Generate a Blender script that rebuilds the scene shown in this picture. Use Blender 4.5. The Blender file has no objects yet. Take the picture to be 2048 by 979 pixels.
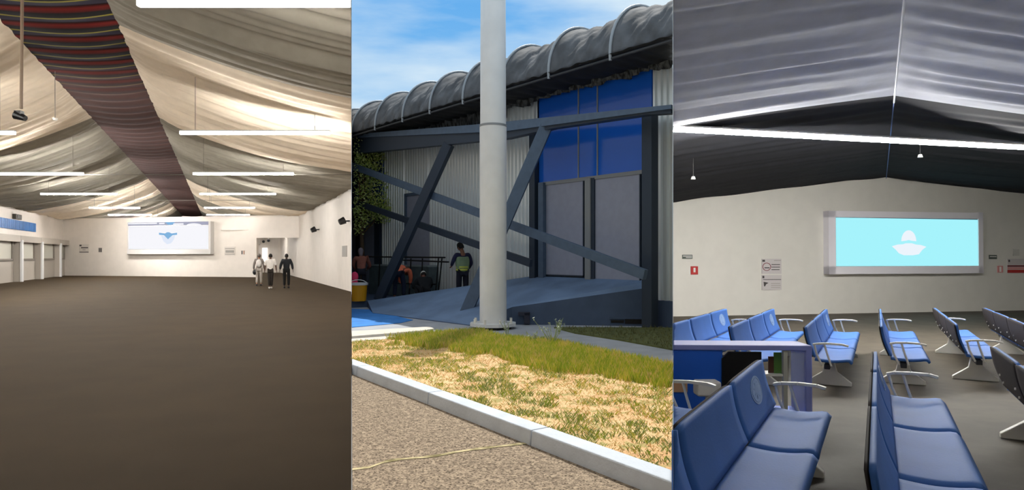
import bpy, bmesh, math, random
from mathutils import Vector, Matrix
random.seed(7)
C = bpy.context.scene
COL = C.collection
F, H, E = 1300.0, 512.0, 1.6          # focal length in px of the 2048 frame, horizon row, eye height

# ------------------------------------------------------------------ camera, world, sun, exposure
cam = bpy.data.objects.new('camera', bpy.data.cameras.new('camera'))
COL.objects.link(cam)
cam.location = (0, 0, E)
cam.rotation_euler = (math.pi/2, 0, 0)
cam.data.sensor_width = 36
cam.data.lens = F/2048*36
cam.data.shift_y = (H-489.5)/2048
cam.data.clip_end = 500
cam.data.clip_start = 0.02
C.camera = cam
vs = C.view_settings
vs.view_transform = 'Standard'; vs.look = 'None'; vs.gamma = 1; vs.exposure = 0.0
vs.use_curve_mapping = False
LED1 = 175.0      # tube strength, arrivals hall
LED3 = 220.0      # tube strength, waiting hall
SUN = 4.2
SUN_EL, SUN_AZ = 60.0, 14.0

def lin(r, g, b):
    f = lambda c: (c/255/12.92) if c/255 <= .04045 else ((c/255+.055)/1.055)**2.4
    return (f(r), f(g), f(b), 1)

w = bpy.data.worlds.new('sky'); C.world = w; w.use_nodes = True
nt = w.node_tree; nt.nodes.clear()
tc = nt.nodes.new('ShaderNodeTexCoord')
mp = nt.nodes.new('ShaderNodeMapping'); mp.inputs['Scale'].default_value = (1.6, 1.6, 7.0)
nz = nt.nodes.new('ShaderNodeTexNoise'); nz.inputs['Scale'].default_value = 1.5; nz.inputs['Detail'].default_value = 7; nz.inputs['Roughness'].default_value = .5
cr = nt.nodes.new('ShaderNodeValToRGB'); cr.color_ramp.elements[0].position = .32; cr.color_ramp.elements[1].position = .56
sx = nt.nodes.new('ShaderNodeSeparateXYZ')
gr = nt.nodes.new('ShaderNodeValToRGB')
gr.color_ramp.elements[0].position = .0; gr.color_ramp.elements[0].color = lin(150, 192, 218)
gr.color_ramp.elements[1].position = .36; gr.color_ramp.elements[1].color = lin(92, 156, 212)
e3 = gr.color_ramp.elements.new(.7); e3.color = lin(226, 236, 246)
mx = nt.nodes.new('ShaderNodeMixRGB'); mx.inputs[2].default_value = lin(196, 212, 222)
bg = nt.nodes.new('ShaderNodeBackground'); bg.inputs['Strength'].default_value = 1.3
out = nt.nodes.new('ShaderNodeOutputWorld')
L = nt.links.new
L(tc.outputs['Generated'], mp.inputs['Vector']); L(mp.outputs[0], nz.inputs['Vector']); L(nz.outputs[0], cr.inputs[0])
L(tc.outputs['Generated'], sx.inputs[0]); L(sx.outputs['Z'], gr.inputs[0])
L(gr.outputs[0], mx.inputs[1]); L(cr.outputs[0], mx.inputs[0]); L(mx.outputs[0], bg.inputs[0]); L(bg.outputs[0], out.inputs[0])

sun = bpy.data.objects.new('sun', bpy.data.lights.new('sun', 'SUN')); COL.objects.link(sun)
sun.data.energy = SUN; sun.data.angle = math.radians(.6); sun.data.color = (1, .95, .86)
az, el = math.radians(SUN_AZ), math.radians(SUN_EL)
sdir = Vector((math.sin(az)*math.cos(el), math.cos(az)*math.cos(el), math.sin(el)))
sun.rotation_euler = sdir.to_track_quat('Z', 'Y').to_euler()
sun.location = (3, 10, 15)

# ------------------------------------------------------------------ materials
MATS = {}
def mat(name, col, rough=.7, metal=0, var=.0, vscale=6, bump=0, bscale=40, emit=0, ecol=None, spec=.4, col2=None, alpha=1, trans=0, stretch=None):
    if name in MATS: return MATS[name]
    m = bpy.data.materials.new(name); m.use_nodes = True
    t = m.node_tree; b = t.nodes['Principled BSDF']
    b.inputs['Base Color'].default_value = col
    b.inputs['Roughness'].default_value = rough; b.inputs['Metallic'].default_value = metal
    b.inputs['Specular IOR Level'].default_value = spec
    tcn = t.nodes.new('ShaderNodeTexCoord')
    mpn = t.nodes.new('ShaderNodeMapping')
    if stretch: mpn.inputs['Scale'].default_value = stretch
    t.links.new(tcn.outputs['Object'], mpn.inputs['Vector'])
    if var > 0 or col2 is not None:
        n = t.nodes.new('ShaderNodeTexNoise'); n.inputs['Scale'].default_value = vscale; n.inputs['Detail'].default_value = 5
        t.links.new(mpn.outputs[0], n.inputs['Vector'])
        r = t.nodes.new('ShaderNodeValToRGB'); r.color_ramp.elements[0].position = .38; r.color_ramp.elements[1].position = .62
        c2 = col2 if col2 is not None else tuple(min(1, x*(1+var)) for x in col[:3])+(1,)
        c1 = col if col2 is not None else tuple(x*(1-var) for x in col[:3])+(1,)
        r.color_ramp.elements[0].color = c1; r.color_ramp.elements[1].color = c2
        t.links.new(n.outputs[0], r.inputs[0]); t.links.new(r.outputs[0], b.inputs['Base Color'])
    if bump > 0:
        n2 = t.nodes.new('ShaderNodeTexNoise'); n2.inputs['Scale'].default_value = bscale; n2.inputs['Detail'].default_value = 4
        t.links.new(mpn.outputs[0], n2.inputs['Vector'])
        bn = t.nodes.new('ShaderNodeBump'); bn.inputs['Strength'].default_value = bump; bn.inputs['Distance'].default_value = .02
        t.links.new(n2.outputs[0], bn.inputs['Height']); t.links.new(bn.outputs[0], b.inputs['Normal'])
    if emit > 0:
        b.inputs['Emission Color'].default_value = ecol or col; b.inputs['Emission Strength'].default_value = emit
    if trans > 0: b.inputs['Transmission Weight'].default_value = trans
    if alpha < 1: b.inputs['Alpha'].default_value = alpha
    MATS[name] = m
    return m

M_wall1 = mat('white_plaster', lin(222, 214, 205), .6, var=.02, vscale=2)
M_wall3 = mat('white_painted_board', lin(214, 211, 204), .6, var=.02, vscale=2)
M_carpet = mat('brown_carpet', lin(63, 52, 37), .9, var=.05, vscale=1.2, bump=.15, bscale=180, spec=.08)
M_floor3 = mat('grey_carpet', lin(80, 73, 63), .7, var=.12, vscale=2.5, bump=.15, bscale=150, spec=.3)
M_cream = mat('cream_fabric', lin(240, 224, 202), .9, var=.03, vscale=3, spec=.1)
M_taupe = mat('taupe_fabric', lin(150, 144, 132), .9, var=.05, vscale=3, spec=.1)
M_grey_fab = mat('grey_fabric', lin(182, 185, 194), .9, var=.05, vscale=3, spec=.1)
M_dark_fab = mat('charcoal_fabric', lin(44, 45, 50), .9, var=.06, vscale=3, spec=.1)
M_led1 = mat('lit_tube', (1, 1, 1, 1), emit=LED1, ecol=(1, .975, .93, 1))
M_led1b = mat('lit_tube_far', (1, 1, 1, 1), emit=LED1*2.6, ecol=(1, .975, .93, 1))
M_led1c = mat('lit_tube_end', (1, 1, 1, 1), emit=LED1*.18, ecol=(1, .975, .93, 1))
M_led3b = mat('lit_tube_dim', (1, 1, 1, 1), emit=LED3*.11, ecol=(1, .98, .93, 1))
M_led3 = mat('lit_tube_cool', (1, 1, 1, 1), emit=LED3, ecol=(1, .98, .93, 1))
M_white = mat('white_paint', lin(225, 225, 225), .45)
M_offw = mat('offwhite_metal', lin(230, 228, 220), .4, metal=.1)
M_black = mat('black_plastic', lin(18, 18, 20), .4)
M_dgrey = mat('dark_grey_metal', lin(58, 60, 64), .5, metal=.3)
M_wire = mat('steel_wire', lin(130, 125, 118), .5, metal=.5)
M_screenw = mat('lit_white_screen', (0, 0, 0, 1), rough=.9, spec=0, emit=.99, ecol=lin(248, 248, 253))
M_screenh = mat('lit_lilac_screen', (0, 0, 0, 1), rough=.9, spec=0, emit=.9, ecol=lin(176, 178, 200))
M_screenb = mat('lit_blue_mark', (0, 0, 0, 1), rough=.9, spec=0, emit=1, ecol=lin(130, 180, 222))
M_screenp = mat('lit_pale_mark', (0, 0, 0, 1), rough=.9, spec=0, emit=1, ecol=lin(226, 234, 249))
M_screenc = mat('lit_cyan_screen', (0, 0, 0, 1), emit=1, ecol=lin(166, 243, 252), rough=.9, spec=.0)
M_screenm = mat('lit_white_mark', (0, 0, 0, 1), emit=1, ecol=lin(236, 244, 252), rough=.9, spec=.0)
M_frame1 = mat('pale_grey_frame', lin(196, 193, 190), .5)
M_frame3 = mat('pale_lilac_frame', lin(232, 229, 236), .5)
M_navy = mat('navy_screen_edge', lin(20, 50, 80), .5)
M_seat = mat('blue_seat_pad', lin(62, 106, 176), .6, var=.05, vscale=2, bump=.08, bscale=60, spec=.2)
M_shell = mat('dark_seat_shell', lin(58, 54, 54), .75, spec=.1)
M_emb = mat('pale_emblem', lin(132, 160, 200), .5)
M_emb2 = mat('emblem_lines', lin(92, 124, 172), .5)

M_blue = mat('gloss_blue_cladding', lin(30, 98, 206), .12, spec=.5)
M_silver = mat('galvanised_sheet', lin(232, 238, 240), .3, metal=.45, var=.04, vscale=2, stretch=(6, 6, .4))
M_steel = mat('slate_blue_steel', lin(80, 98, 120), .55, var=.06)
M_steel2 = mat('dark_slate_steel', lin(44, 56, 72), .55)
M_panel = mat('grey_door_panel', lin(148, 153, 172), .5, var=.03)
M_lilac = mat('lilac_grey_panel', lin(128, 128, 152), .5, var=.03)
M_postl = mat('light_post', lin(134, 138, 142), .6)
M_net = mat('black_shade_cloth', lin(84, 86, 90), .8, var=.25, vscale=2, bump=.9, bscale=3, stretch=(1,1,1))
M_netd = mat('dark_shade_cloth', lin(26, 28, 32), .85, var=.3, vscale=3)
M_hoop = mat('grey_hoop', lin(150, 156, 162), .5, metal=.2)
M_pole = mat('light_grey_steel', lin(222, 224, 226), .4, metal=.0, var=.04, vscale=2)
M_ramp = mat('blue_grey_ramp', lin(106, 130, 164), .7, var=.14, vscale=1.2)
M_ramps = mat('slate_ramp_side', lin(74, 90, 116), .8, var=.08, vscale=2)
M_pave = mat('grey_pavement', lin(168, 172, 180), .9, var=.08, vscale=2, bump=.2)
M_paint = mat('blue_ground_paint', lin(56, 132, 212), .8, var=.1, vscale=3)
M_sunstrip = mat('white_concrete_strip', lin(212, 206, 196), .9, var=.06)  # whiter than the pavement to stand for sunlight on it
M_kerb = mat('kerb_concrete', lin(196, 206, 220), .9, var=.06, vscale=4, bump=.2)
M_yellow = mat('yellow_plastic', lin(222, 158, 26), .4)
M_leaf = mat('green_leaf', lin(168, 188, 96), .6)
M_leaf2 = mat('pale_leaf', lin(200, 210, 140), .6)
M_bark = mat('brown_bark', lin(90, 72, 54), .9)
M_g1 = mat('green_blade', lin(156, 180, 62), .7)
M_g2 = mat('yellow_blade', lin(206, 202, 92), .7)
M_g3 = mat('straw_blade', lin(228, 204, 150), .8)
M_g4 = mat('weed_blade', lin(140, 158, 104), .7)

def speckle(name, c1, c2, c3, s1, s2):
    m = bpy.data.materials.new(name); m.use_nodes = True; t = m.node_tree; b = t.nodes['Principled BSDF']
    b.inputs['Roughness'].default_value = .95; b.inputs['Specular IOR Level'].default_value = .15
    tcn = t.nodes.new('ShaderNodeTexCoord')
    n = t.nodes.new('ShaderNodeTexNoise'); n.inputs['Scale'].default_value = s1; n.inputs['Detail'].default_value = 8; n.inputs['Roughness'].default_value = .7
    n2 = t.nodes.new('ShaderNodeTexNoise'); n2.inputs['Scale'].default_value = s2; n2.inputs['Detail'].default_value = 3
    for q in (n, n2): t.links.new(tcn.outputs['Object'], q.inputs['Vector'])
    r = t.nodes.new('ShaderNodeValToRGB'); r.color_ramp.elements[0].position = .38; r.color_ramp.elements[1].position = .62
    r.color_ramp.elements[0].color = c1; r.color_ramp.elements[1].color = c2
    r2 = t.nodes.new('ShaderNodeValToRGB'); r2.color_ramp.elements[0].position = .52; r2.color_ramp.elements[1].position = .62
    r2.color_ramp.elements[0].color = (0, 0, 0, 1)
    mxn = t.nodes.new('ShaderNodeMixRGB'); mxn.inputs[2].default_value = c3
    t.links.new(n.outputs[0], r.inputs[0]); t.links.new(n2.outputs[0], r2.inputs[0])
    t.links.new(r2.outputs[0], mxn.inputs[0]); t.links.new(r.outputs[0], mxn.inputs[1]); t.links.new(mxn.outputs[0], b.inputs['Base Color'])
    bn = t.nodes.new('ShaderNodeBump'); bn.inputs['Strength'].default_value = .5; bn.inputs['Distance'].default_value = .02
    t.links.new(n.outputs[0], bn.inputs['Height']); t.links.new(bn.outputs[0], b.inputs['Normal'])
    return m
M_road = speckle('worn_aggregate_concrete', lin(118, 106, 94), lin(176, 160, 140), lin(84, 74, 64), 26, 60)
M_soil = speckle('dry_tan_soil', lin(208, 168, 128), lin(224, 196, 154), lin(166, 156, 106), 1.5, 9)

# ------------------------------------------------------------------ mesh helpers
class MB:
    def __init__(s): s.v = []; s.f = []; s.mi = []
    def add(s, vs_, fs, mi=0):
        k = len(s.v); s.v += [tuple(p) for p in vs_]; s.f += [tuple(i+k for i in f) for f in fs]; s.mi += [mi]*len(fs); return s
    def hexa(s, a, mi=0):     # 8 points: bottom ring 0-3, top ring 4-7
        return s.add(a, [(3,2,1,0), (4,5,6,7), (0,1,5,4), (1,2,6,5), (2,3,7,6), (3,0,4,7)], mi)
    def box(s, x0, x1, y0, y1, z0, z1, mi=0):
        return s.hexa([(x0,y0,z0),(x1,y0,z0),(x1,y1,z0),(x0,y1,z0),(x0,y0,z1),(x1,y0,z1),(x1,y1,z1),(x0,y1,z1)], mi)
    def bar(s, p, q, w_, h_, up=(0,0,1), mi=0):   # rectangular bar between two points
        p = Vector(p); q = Vector(q); d = (q-p).normalized(); u = Vector(up)
        sd = d.cross(u).normalized(); u = sd.cross(d).normalized()
        a = []
        for c in (p, q):
            a += [c-sd*w_/2-u*h_/2, c+sd*w_/2-u*h_/2, c+sd*w_/2+u*h_/2, c-sd*w_/2+u*h_/2]
        return s.hexa(a, mi)
    def tube(s, pts, r, n=10, mi=0, cap=True):
        pts = [Vector(p) for p in pts]; rs = r if isinstance(r, (list, tuple)) else [r]*len(pts)
        k = len(s.v); prev = None
        for i, p in enumerate(pts):
            d = (pts[min(i+1, len(pts)-1)]-pts[max(i-1, 0)]).normalized()
            if prev is None:
                a = d.orthogonal().normalized()
            else:
                a = (prev - d*prev.dot(d)).normalized()
            prev = a; b = d.cross(a)
            for j in range(n):
                t = 2*math.pi*j/n
                s.v.append(tuple(p+(a*math.cos(t)+b*math.sin(t))*rs[i]))
        for i in range(len(pts)-1):
            for j in range(n):
                j2 = (j+1) % n
                s.f.append((k+i*n+j, k+i*n+j2, k+(i+1)*n+j2, k+(i+1)*n+j)); s.mi.append(mi)
        if cap:
            s.f.append(tuple(k+j for j in range(n))[::-1]); s.mi.append(mi)
            s.f.append(tuple(k+(len(pts)-1)*n+j for j in range(n))); s.mi.append(mi)
        return s
    def prism(s, poly, vec, mi=0):   # polygon extruded along vec
        n = len(poly); vec = Vector(vec); a = [Vector(p) for p in poly]
        s.add(a+[p+vec for p in a], [tuple(range(n))[::-1], tuple(range(n, 2*n))]+[(i, (i+1) % n, n+(i+1) % n, n+i) for i in range(n)], mi)
        return s
    def sphere(s, c, r, nu=12, nv=8, mi=0, vmin=0, fn=None):
        c = Vector(c); rr = r if isinstance(r, (tuple, list)) else (r, r, r); k = len(s.v)
        for i in range(nv+1):
            th = math.pi*i/nv
            for j in range(nu):
                ph = 2*math.pi*j/nu
                p = Vector((rr[0]*math.sin(th)*math.cos(ph), rr[1]*math.sin(th)*math.sin(ph), rr[2]*math.cos(th)))
                if fn: p = fn(p)
                s.v.append(tuple(c+p))
        for i in range(nv):
            for j in range(nu):
                s.f.append((k+i*nu+j, k+(i+1)*nu+j, k+(i+1)*nu+(j+1) % nu, k+i*nu+(j+1) % nu)); s.mi.append(mi)
        return s
    def grid(s, fn, nu, nv, mi=0):
        k = len(s.v)
        for i in range(nu+1):
            for j in range(nv+1): s.v.append(tuple(fn(i/nu, j/nv)))
        for i in range(nu):
            for j in range(nv):
                a = k+i*(nv+1)+j; s.f.append((a, a+nv+1, a+nv+2, a+1)); s.mi.append(mi)
        return s
    def build(s, name, m, parent=None, smooth=False, bevel=0, thick=0):
        me = bpy.data.meshes.new(name); me.from_pydata(s.v, [], s.f)
        ms = m if isinstance(m, (list, tuple)) else [m]
        for q in ms: me.materials.append(q)
        if len(ms) > 1:
            for p, i in zip(me.polygons, s.mi): p.material_index = i
        bm = bmesh.new(); bm.from_mesh(me); bmesh.ops.remove_doubles(bm, verts=bm.verts, dist=1e-5)
        bmesh.ops.recalc_face_normals(bm, faces=bm.faces)
        bm.to_mesh(me); bm.free()
        if smooth:
            for p in me.polygons: p.use_smooth = True
            me.set_sharp_from_angle(angle=math.radians(50))
        o = bpy.data.objects.new(name, me); COL.objects.link(o)
        if parent is not None: o.parent = parent
        if bevel:
            md = o.modifiers.new('bevel', 'BEVEL'); md.width = bevel; md.segments = 2; md.limit_method = 'ANGLE'
        if thick:
            md = o.modifiers.new('solid', 'SOLIDIFY'); md.thickness = thick; md.offset = 0
        return o

def tag(o, label=None, cat=None, group=None, kind=None):
    if label: o['label'] = label
    if cat: o['category'] = cat
    if group: o['group'] = group
    if kind: o['kind'] = kind
    return o
def empty(name, loc=(0, 0, 0), label=None, cat=None, group=None, rz=0):
    o = bpy.data.objects.new(name, None); COL.objects.link(o); o.location = loc; o.rotation_euler = (0, 0, rz)
    return tag(o, label, cat, group)
def struct(o): o['kind'] = 'structure'; return o

class Frame:
    """A vertical plane in the place, with offsets towards the viewer's side."""
    def __init__(s, P0, P1, h=H, side=None):
        s.p = Vector(P0); s.d = (Vector(P1)-Vector(P0)).normalized(); s.L = (Vector(P1)-Vector(P0)).length
        n = Vector((s.d.y, -s.d.x)); s.n = n if n.dot(-s.p) > 0 else -n; s.h = h
    def pt(s, a, z, o=0):
        q = s.p+s.d*a+s.n*o; return Vector((q.x, q.y, z))
    def at(s, px, py=None, o=0):
        u = (px-1024)/F; q = s.p+s.n*o
        a = (q.x-u*q.y)/(u*s.d.y-s.d.x); Y = q.y+s.d.y*a
        return a, (None if py is None else E+(s.h-py)/F*Y)
    def P(s, px, py, o=0):
        a, z = s.at(px, py, o); return s.pt(a, z, o)
    def box(s, mb, a0, a1, z0, z1, o0, o1, mi=0):
        return mb.hexa([s.pt(a0,z0,o0), s.pt(a1,z0,o0), s.pt(a1,z0,o1), s.pt(a0,z0,o1), s.pt(a0,z1,o0), s.pt(a1,z1,o0), s.pt(a1,z1,o1), s.pt(a0,z1,o1)], mi)
    def pbox(s, mb, px0, px1, py0, py1, o0, o1, mi=0):
        a0, z1 = s.at(px0, py0, o1); a1, z0 = s.at(px1, py1, o1)
        zt = s.at((px0+px1)/2, py0, o1)[1]; zb = s.at((px0+px1)/2, py1, o1)[1]
        return s.box(mb, a0, a1, zb, zt, o0, o1, mi)

def G(px, py, z=0.0):
    Y = (E-z)*F/(py-H); return Vector(((px-1024)/F*Y, Y, z))
UL, UR = -.2469, .2477     # the two party walls run outwards along these slopes

def clip(o, u, keep_right):
    """cut a mesh where it meets a party wall (vertical plane X = u*Y), closing the cut"""
    bpy.context.view_layer.update()
    for q in [o]+list(o.children_recursive):
        if q.type != 'MESH': continue
        if q.data.users > 1: q.data = q.data.copy()
        mi = q.matrix_world.inverted()
        co = mi @ Vector((0, 0, 0)); no = Vector((1, -u, 0)).normalized()
        off = no*(.006 if keep_right else -.006)
        co = mi @ off
        nl = (q.matrix_world.to_3x3().transposed() @ no).normalized()
        bm = bmesh.new(); bm.from_mesh(q.data)
        r = bmesh.ops.bisect_plane(bm, geom=bm.verts[:]+bm.edges[:]+bm.faces[:], plane_co=co, plane_no=nl, clear_inner=keep_right, clear_outer=not keep_right)
        ed = [e for e in r['geom_cut'] if isinstance(e, bmesh.types.BMEdge) and e.is_valid and e.is_boundary]
        if ed:
            try: bmesh.ops.holes_fill(bm, edges=ed, sides=0)
            except Exception: pass
        bm.to_mesh(q.data); n = len(bm.verts); bm.free()
        if n == 0 and q is not o: bpy.data.objects.remove(q)

# =================================================================== PARTY WALLS BETWEEN THE THREE PLACES
mb = MB()
for (x, y) in ((0, 0),):
    a = Vector((UL*3, 3)); b = Vector((UL*29.4, 29.4)); n = Vector((-1, -.2469)).normalized()*.001
    mb.hexa([(a.x,a.y,-.1),(b.x,b.y,-.1),(b.x+n.x,b.y+n.y,-.1),(a.x+n.x,a.y+n.y,-.1),(a.x,a.y,7.2),(b.x,b.y,7.2),(b.x+n.x,b.y+n.y,7.2),(a.x+n.x,a.y+n.y,7.2)])
struct(mb.build('wall_party_left', M_wall1))
mb = MB()
a = Vector((UR*3, 3)); b = Vector((UR*23.2, 23.2)); n = Vector((1, -.2477)).normalized()*.001
mb.hexa([(a.x,a.y,-.9),(b.x,b.y,-.9),(b.x+n.x,b.y+n.y,-.9),(a.x+n.x,a.y+n.y,-.9),(a.x,a.y,5.7),(b.x,b.y,5.7),(b.x+n.x,b.y+n.y,5.7),(a.x+n.x,a.y+n.y,5.7)])
struct(mb.build('wall_party_right', M_wall3))
mb = MB(); mb.box(-.78, .78, 2.98, 3.1, 2.9, 7.2); struct(mb.build('wall_lintel', M_wall1))  # unseen panel added to keep daylight out of the halls
mb = MB(); mb.box(-60, 40, -3.2, -3, -.9, 7.2); struct(mb.build('wall_back', M_wall1))
mb = MB(); mb.prism([(-60,-3,7.2),(1,-3,7.2),(.8,3.1,7.2),(UL*3.1,3.1,7.2),(UL*29.4,29.4,7.2),(5.93-.449*84,84,7.2),(-60,84,7.2)], (0,0,.1)); struct(mb.build('ceiling_deck', M_wall1))  # unseen slab added above the cloth so no sky light leaks in
mb = MB(); mb.prism([(-.5,-3,5.7),(40,-3,5.7),(40,30,5.7),(UR*30,30,5.7),(UR*3.1,3.1,5.7),(-.5,3.1,5.7)], (0,0,.1)); struct(mb.build('ceiling_deck', M_wall3))  # same added light-blocking slab, over the waiting hall

# =================================================================== LEFT: ARRIVALS HALL
K = -.449
def vx(v, Y): return v+K*Y
VR, VL = 5.93, -13.05
mb = MB(); mb.prism([(-45,-3,-.1),(.7,-3,-.1),(0,0,-.1),(UL*29.34,29.34,-.1),(vx(VR,84),84,-.1),(vx(VL,84)-4,84,-.1)], (0,0,.1)); struct(mb.build('floor', M_carpet))
RW = Frame((vx(VR,29.3),29.3), (vx(VR,84),84)); RW.n = Vector((-RW.d.y, RW.d.x))
mb = MB(); RW.box(mb, 0, RW.L, 0, 6.0, -.2, 0); o = struct(mb.build('wall_right', M_wall1)); clip(o, UL, False)
LW = Frame((vx(VL,54),54), (vx(VL,-3),-3))
if LW.n.x < 0: LW.n = -LW.n
mb = MB(); LW.box(mb, -34, LW.L, 0, 6.0, -.2, 0); struct(mb.build('wall_left', M_wall1))
EW = Frame((vx(VL,54),54), (vx(VR,49),49))
aj = EW.at(513)[0]; zo = 3.0
mb = MB(); EW.box(mb, -.2, aj, 0, 4.72, -.25, 0); EW.box(mb, aj, EW.L+.02, zo, 4.72, -.25, 0); struct(mb.build('wall_end', M_wall1))
mb = MB(); mb.box(-60, -26, 83.4, 83.6, 0, 7.2); struct(mb.build('wall_far', M_wall1))
mb = MB(); mb.box(-50, -20, 66, 66.2, 0, 4.6); struct(mb.build('wall_far', M_wall1))
# corridor seen through the opening: low ceiling and its far wall, with a tall lit slot
mb = MB(); p0 = EW.pt(aj-1, 3.02, -.25); mb.prism([(p0.x-2,p0.y,3.6),(vx(VR,49)+.0,49.4,3.6),(vx(VR,64),64,3.6),(p0.x-9,64,3.6)], (0,0,.1)); struct(mb.build('ceiling_corridor', M_wall1))
mb = MB(); mb.box(-30.2, -22, 63.9, 64.1, 0, 3.6); struct(mb.build('wall_corridor', M_wall1))
mb = MB(); mb.box(-24.5,-24.05,63.8,63.9,1.1,2.4)
t = mb.build('corridor_light', mat('soft_lit_panel',(1,1,1,1),emit=2.2,ecol=(1,.97,.93,1))); tag(t, 'tall narrow bright light panel glowing inside the passage behind the walkers', 'light')

# ceiling cloth: bays between cross seams, each hanging in gathered folds
def folds(Y, seed, v, amp):
    a = 0
    for k, (f, w_) in enumerate(((.72, .8), (1.43, .7), (2.7, .5), (4.6, .3), (7.9, .2))):
        ph = seed*1.7+k*2.1+.25*math.sin(v*.35+seed+k)
        q = math.sin(Y*f*1.25+ph+.9*math.sin(Y*.61+seed+k))
        a += w_*(1-abs(q)**.8)
    return -amp*a
ZR, ZE = 6.8, 4.68
def bay(Y0, Y1, side, m, seed):
    v0, v1 = ((-2.3, VR+.05) if side > 0 else (-4.8, VL-.05))
    ny = max(12, int((Y1-Y0)*22))
    def fn(i, j):
        Y = Y0+(Y1-Y0)*j; v = v0+(v1-v0)*i
        z = ZR+(ZE-ZR)*i - .42*math.sin(math.pi*i)*(1-.3*i)
        fade = min(1, i*14+.15, (1-i)*10+.3)
        edge = min(1, (Y-Y0)*2.5, (Y1-Y)*2.5)
        z += folds(Y+.9*i*math.sin(seed), seed, v*(1.0), .16)*fade*max(0, edge)
        return (vx(v, Y), Y, z)
    b = MB().grid(fn, 22, ny)
    o = b.build('ceiling', m, smooth=True); struct(o)
    if Y0 < 29.4: clip(o, UL, False)
bays = [(-3,7,M_taupe),(7,14.6,M_taupe),(14.6,24.4,M_cream),(24.4,34,M_taupe),(34,43.6,M_taupe),(43.6,53.4,M_cream),(53.4,63,M_taupe),(63,73,M_cream),(73,84,M_taupe)]
for i, (y0, y1, m) in enumerate(bays):
    for sd in (1, -1): bay(y0, y1, sd, (M_cream if (sd < 0 and i == 1) else m), i*2.3+sd)
# the striped ridge cloth
ms = bpy.data.materials.new('striped_ridge_cloth'); ms.use_nodes = True; t = ms.node_tree; b = t.nodes['Principled BSDF']
b.inputs['Roughness'].default_value = .9; b.inputs['Specular IOR Level'].default_value = .04
tcn = t.nodes.new('ShaderNodeTexCoord'); sp = t.nodes.new('ShaderNodeSeparateXYZ'); t.links.new(tcn.outputs['Object'], sp.inputs[0])
mth = t.nodes.new('ShaderNodeMath'); mth.operation = 'DIVIDE'; mth.inputs[1].default_value = .93; t.links.new(sp.outputs['Y'], mth.inputs[0])
fr = t.nodes.new('ShaderNodeMath'); fr.operation = 'FRACT'; t.links.new(mth.outputs[0], fr.inputs[0])
rp = t.nodes.new('ShaderNodeValToRGB'); el_ = rp.color_ramp; el_.interpolation = 'LINEAR'
cols = [(0, (160,148,50)), (.07, (120,112,56)), (.10, (54,52,62)), (.26, (62,58,72)), (.32, (34,16,16)), (.45, (112,30,25)), (.60, (86,22,20)), (.68, (16,10,11)), (.95, (18,12,13)), (1, (96,88,46))]
el_.elements[0].position = 0; el_.elements[0].color = lin(*cols[0][1]); el_.elements[1].position = 1; el_.elements[1].color = lin(*cols[-1][1])
for p_, c_ in cols[1:-1]:
    e_ = el_.elements.new(p_); e_.color = lin(*c_)
t.links.new(fr.outputs[0], rp.inputs[0])
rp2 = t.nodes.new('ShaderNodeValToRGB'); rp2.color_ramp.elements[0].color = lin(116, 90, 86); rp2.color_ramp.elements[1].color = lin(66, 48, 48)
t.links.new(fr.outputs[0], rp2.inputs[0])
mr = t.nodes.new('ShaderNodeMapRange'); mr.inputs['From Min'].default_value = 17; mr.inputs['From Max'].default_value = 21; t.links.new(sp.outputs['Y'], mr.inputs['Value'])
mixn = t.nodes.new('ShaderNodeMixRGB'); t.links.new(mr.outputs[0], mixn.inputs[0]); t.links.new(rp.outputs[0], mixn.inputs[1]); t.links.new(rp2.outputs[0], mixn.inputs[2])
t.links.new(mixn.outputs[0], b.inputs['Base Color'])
def strip(i, j):
    Y = 2+82*j; v = -4.9+2.7*i
    z = ZR+.02 - .035*abs(math.sin(math.pi*Y/.93)) - .10*math.sin(math.pi*i)
    return (vx(v, Y)+.0, Y+.25*math.sin(math.pi*i), z)
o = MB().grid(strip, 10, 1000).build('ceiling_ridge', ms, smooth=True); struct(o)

# LED tubes
def tube_light(cx, Y, z, Lh, zc, label, group, m, ry=0, wires=2, name='tube_light', half=.034, hood=.07):
    r = empty(name, (cx, Y, z), label, 'light', group, rz=ry)
    MB().box(-Lh, Lh, -half, half, -.045, .02).build('diffuser', m, r)
    MB().box(-Lh, Lh, -hood, hood, .02, .055).build('housing', M_white, r)
    for k in range(wires):
        x = (-.8+1.6*k/(max(1, wires-1)))*Lh
        MB().tube([(x, 0, .06), (x, 0, zc-z)], .006, 5).build('wire', M_wire, r)
    return r
rows = [7.95, 16.3, 24.4, 32.3, 41.5, 48.6, 57, 66]
words = ['nearest', 'second', 'third', 'fourth', 'fifth', 'sixth', 'seventh', 'farthest']
for i, Y in enumerate(rows):
    for sd in (1, -1):
        v0, v1 = (-1.0, 2.75) if sd > 0 else (-8.9, -5.15)
        if i > 3: v1 = v0+3.2 if sd > 0 else v1; v0 = v0 if sd > 0 else v1-3.2
        x0, x1 = vx(v0, Y), vx(v1, Y)
        if Y < 10 and sd > 0: x1 = UL*Y-.02
        tube_light((x0+x1)/2, Y, E+3.1, (x1-x0)/2, 6.1, 'lit white tube light under the draped ceiling, %s in the %s line' % (words[i], 'right' if sd > 0 else 'left'), 'hanging tube lights in the carpeted hall', (M_led1 if Y < 45 else M_led1c) if sd > 0 else (M_led1b if 20 < Y else M_led1), hood=.05 if Y < 20 else .07)
for k, (Y, zz) in enumerate(((24.9, 4.72), (36.5, 4.74))):
    o = MB().tube([(vx(VL+.05, Y), Y, zz), (vx(VR-.05, Y), Y, zz)], .012, 6).build('tension_cable', M_wire)
    tag(o, ['thin cable stretched across the hall just beyond the third tube lights', 'thin cable stretched wall to wall farther down the hall'][k], 'cable', 'cables across the hall')
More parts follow.
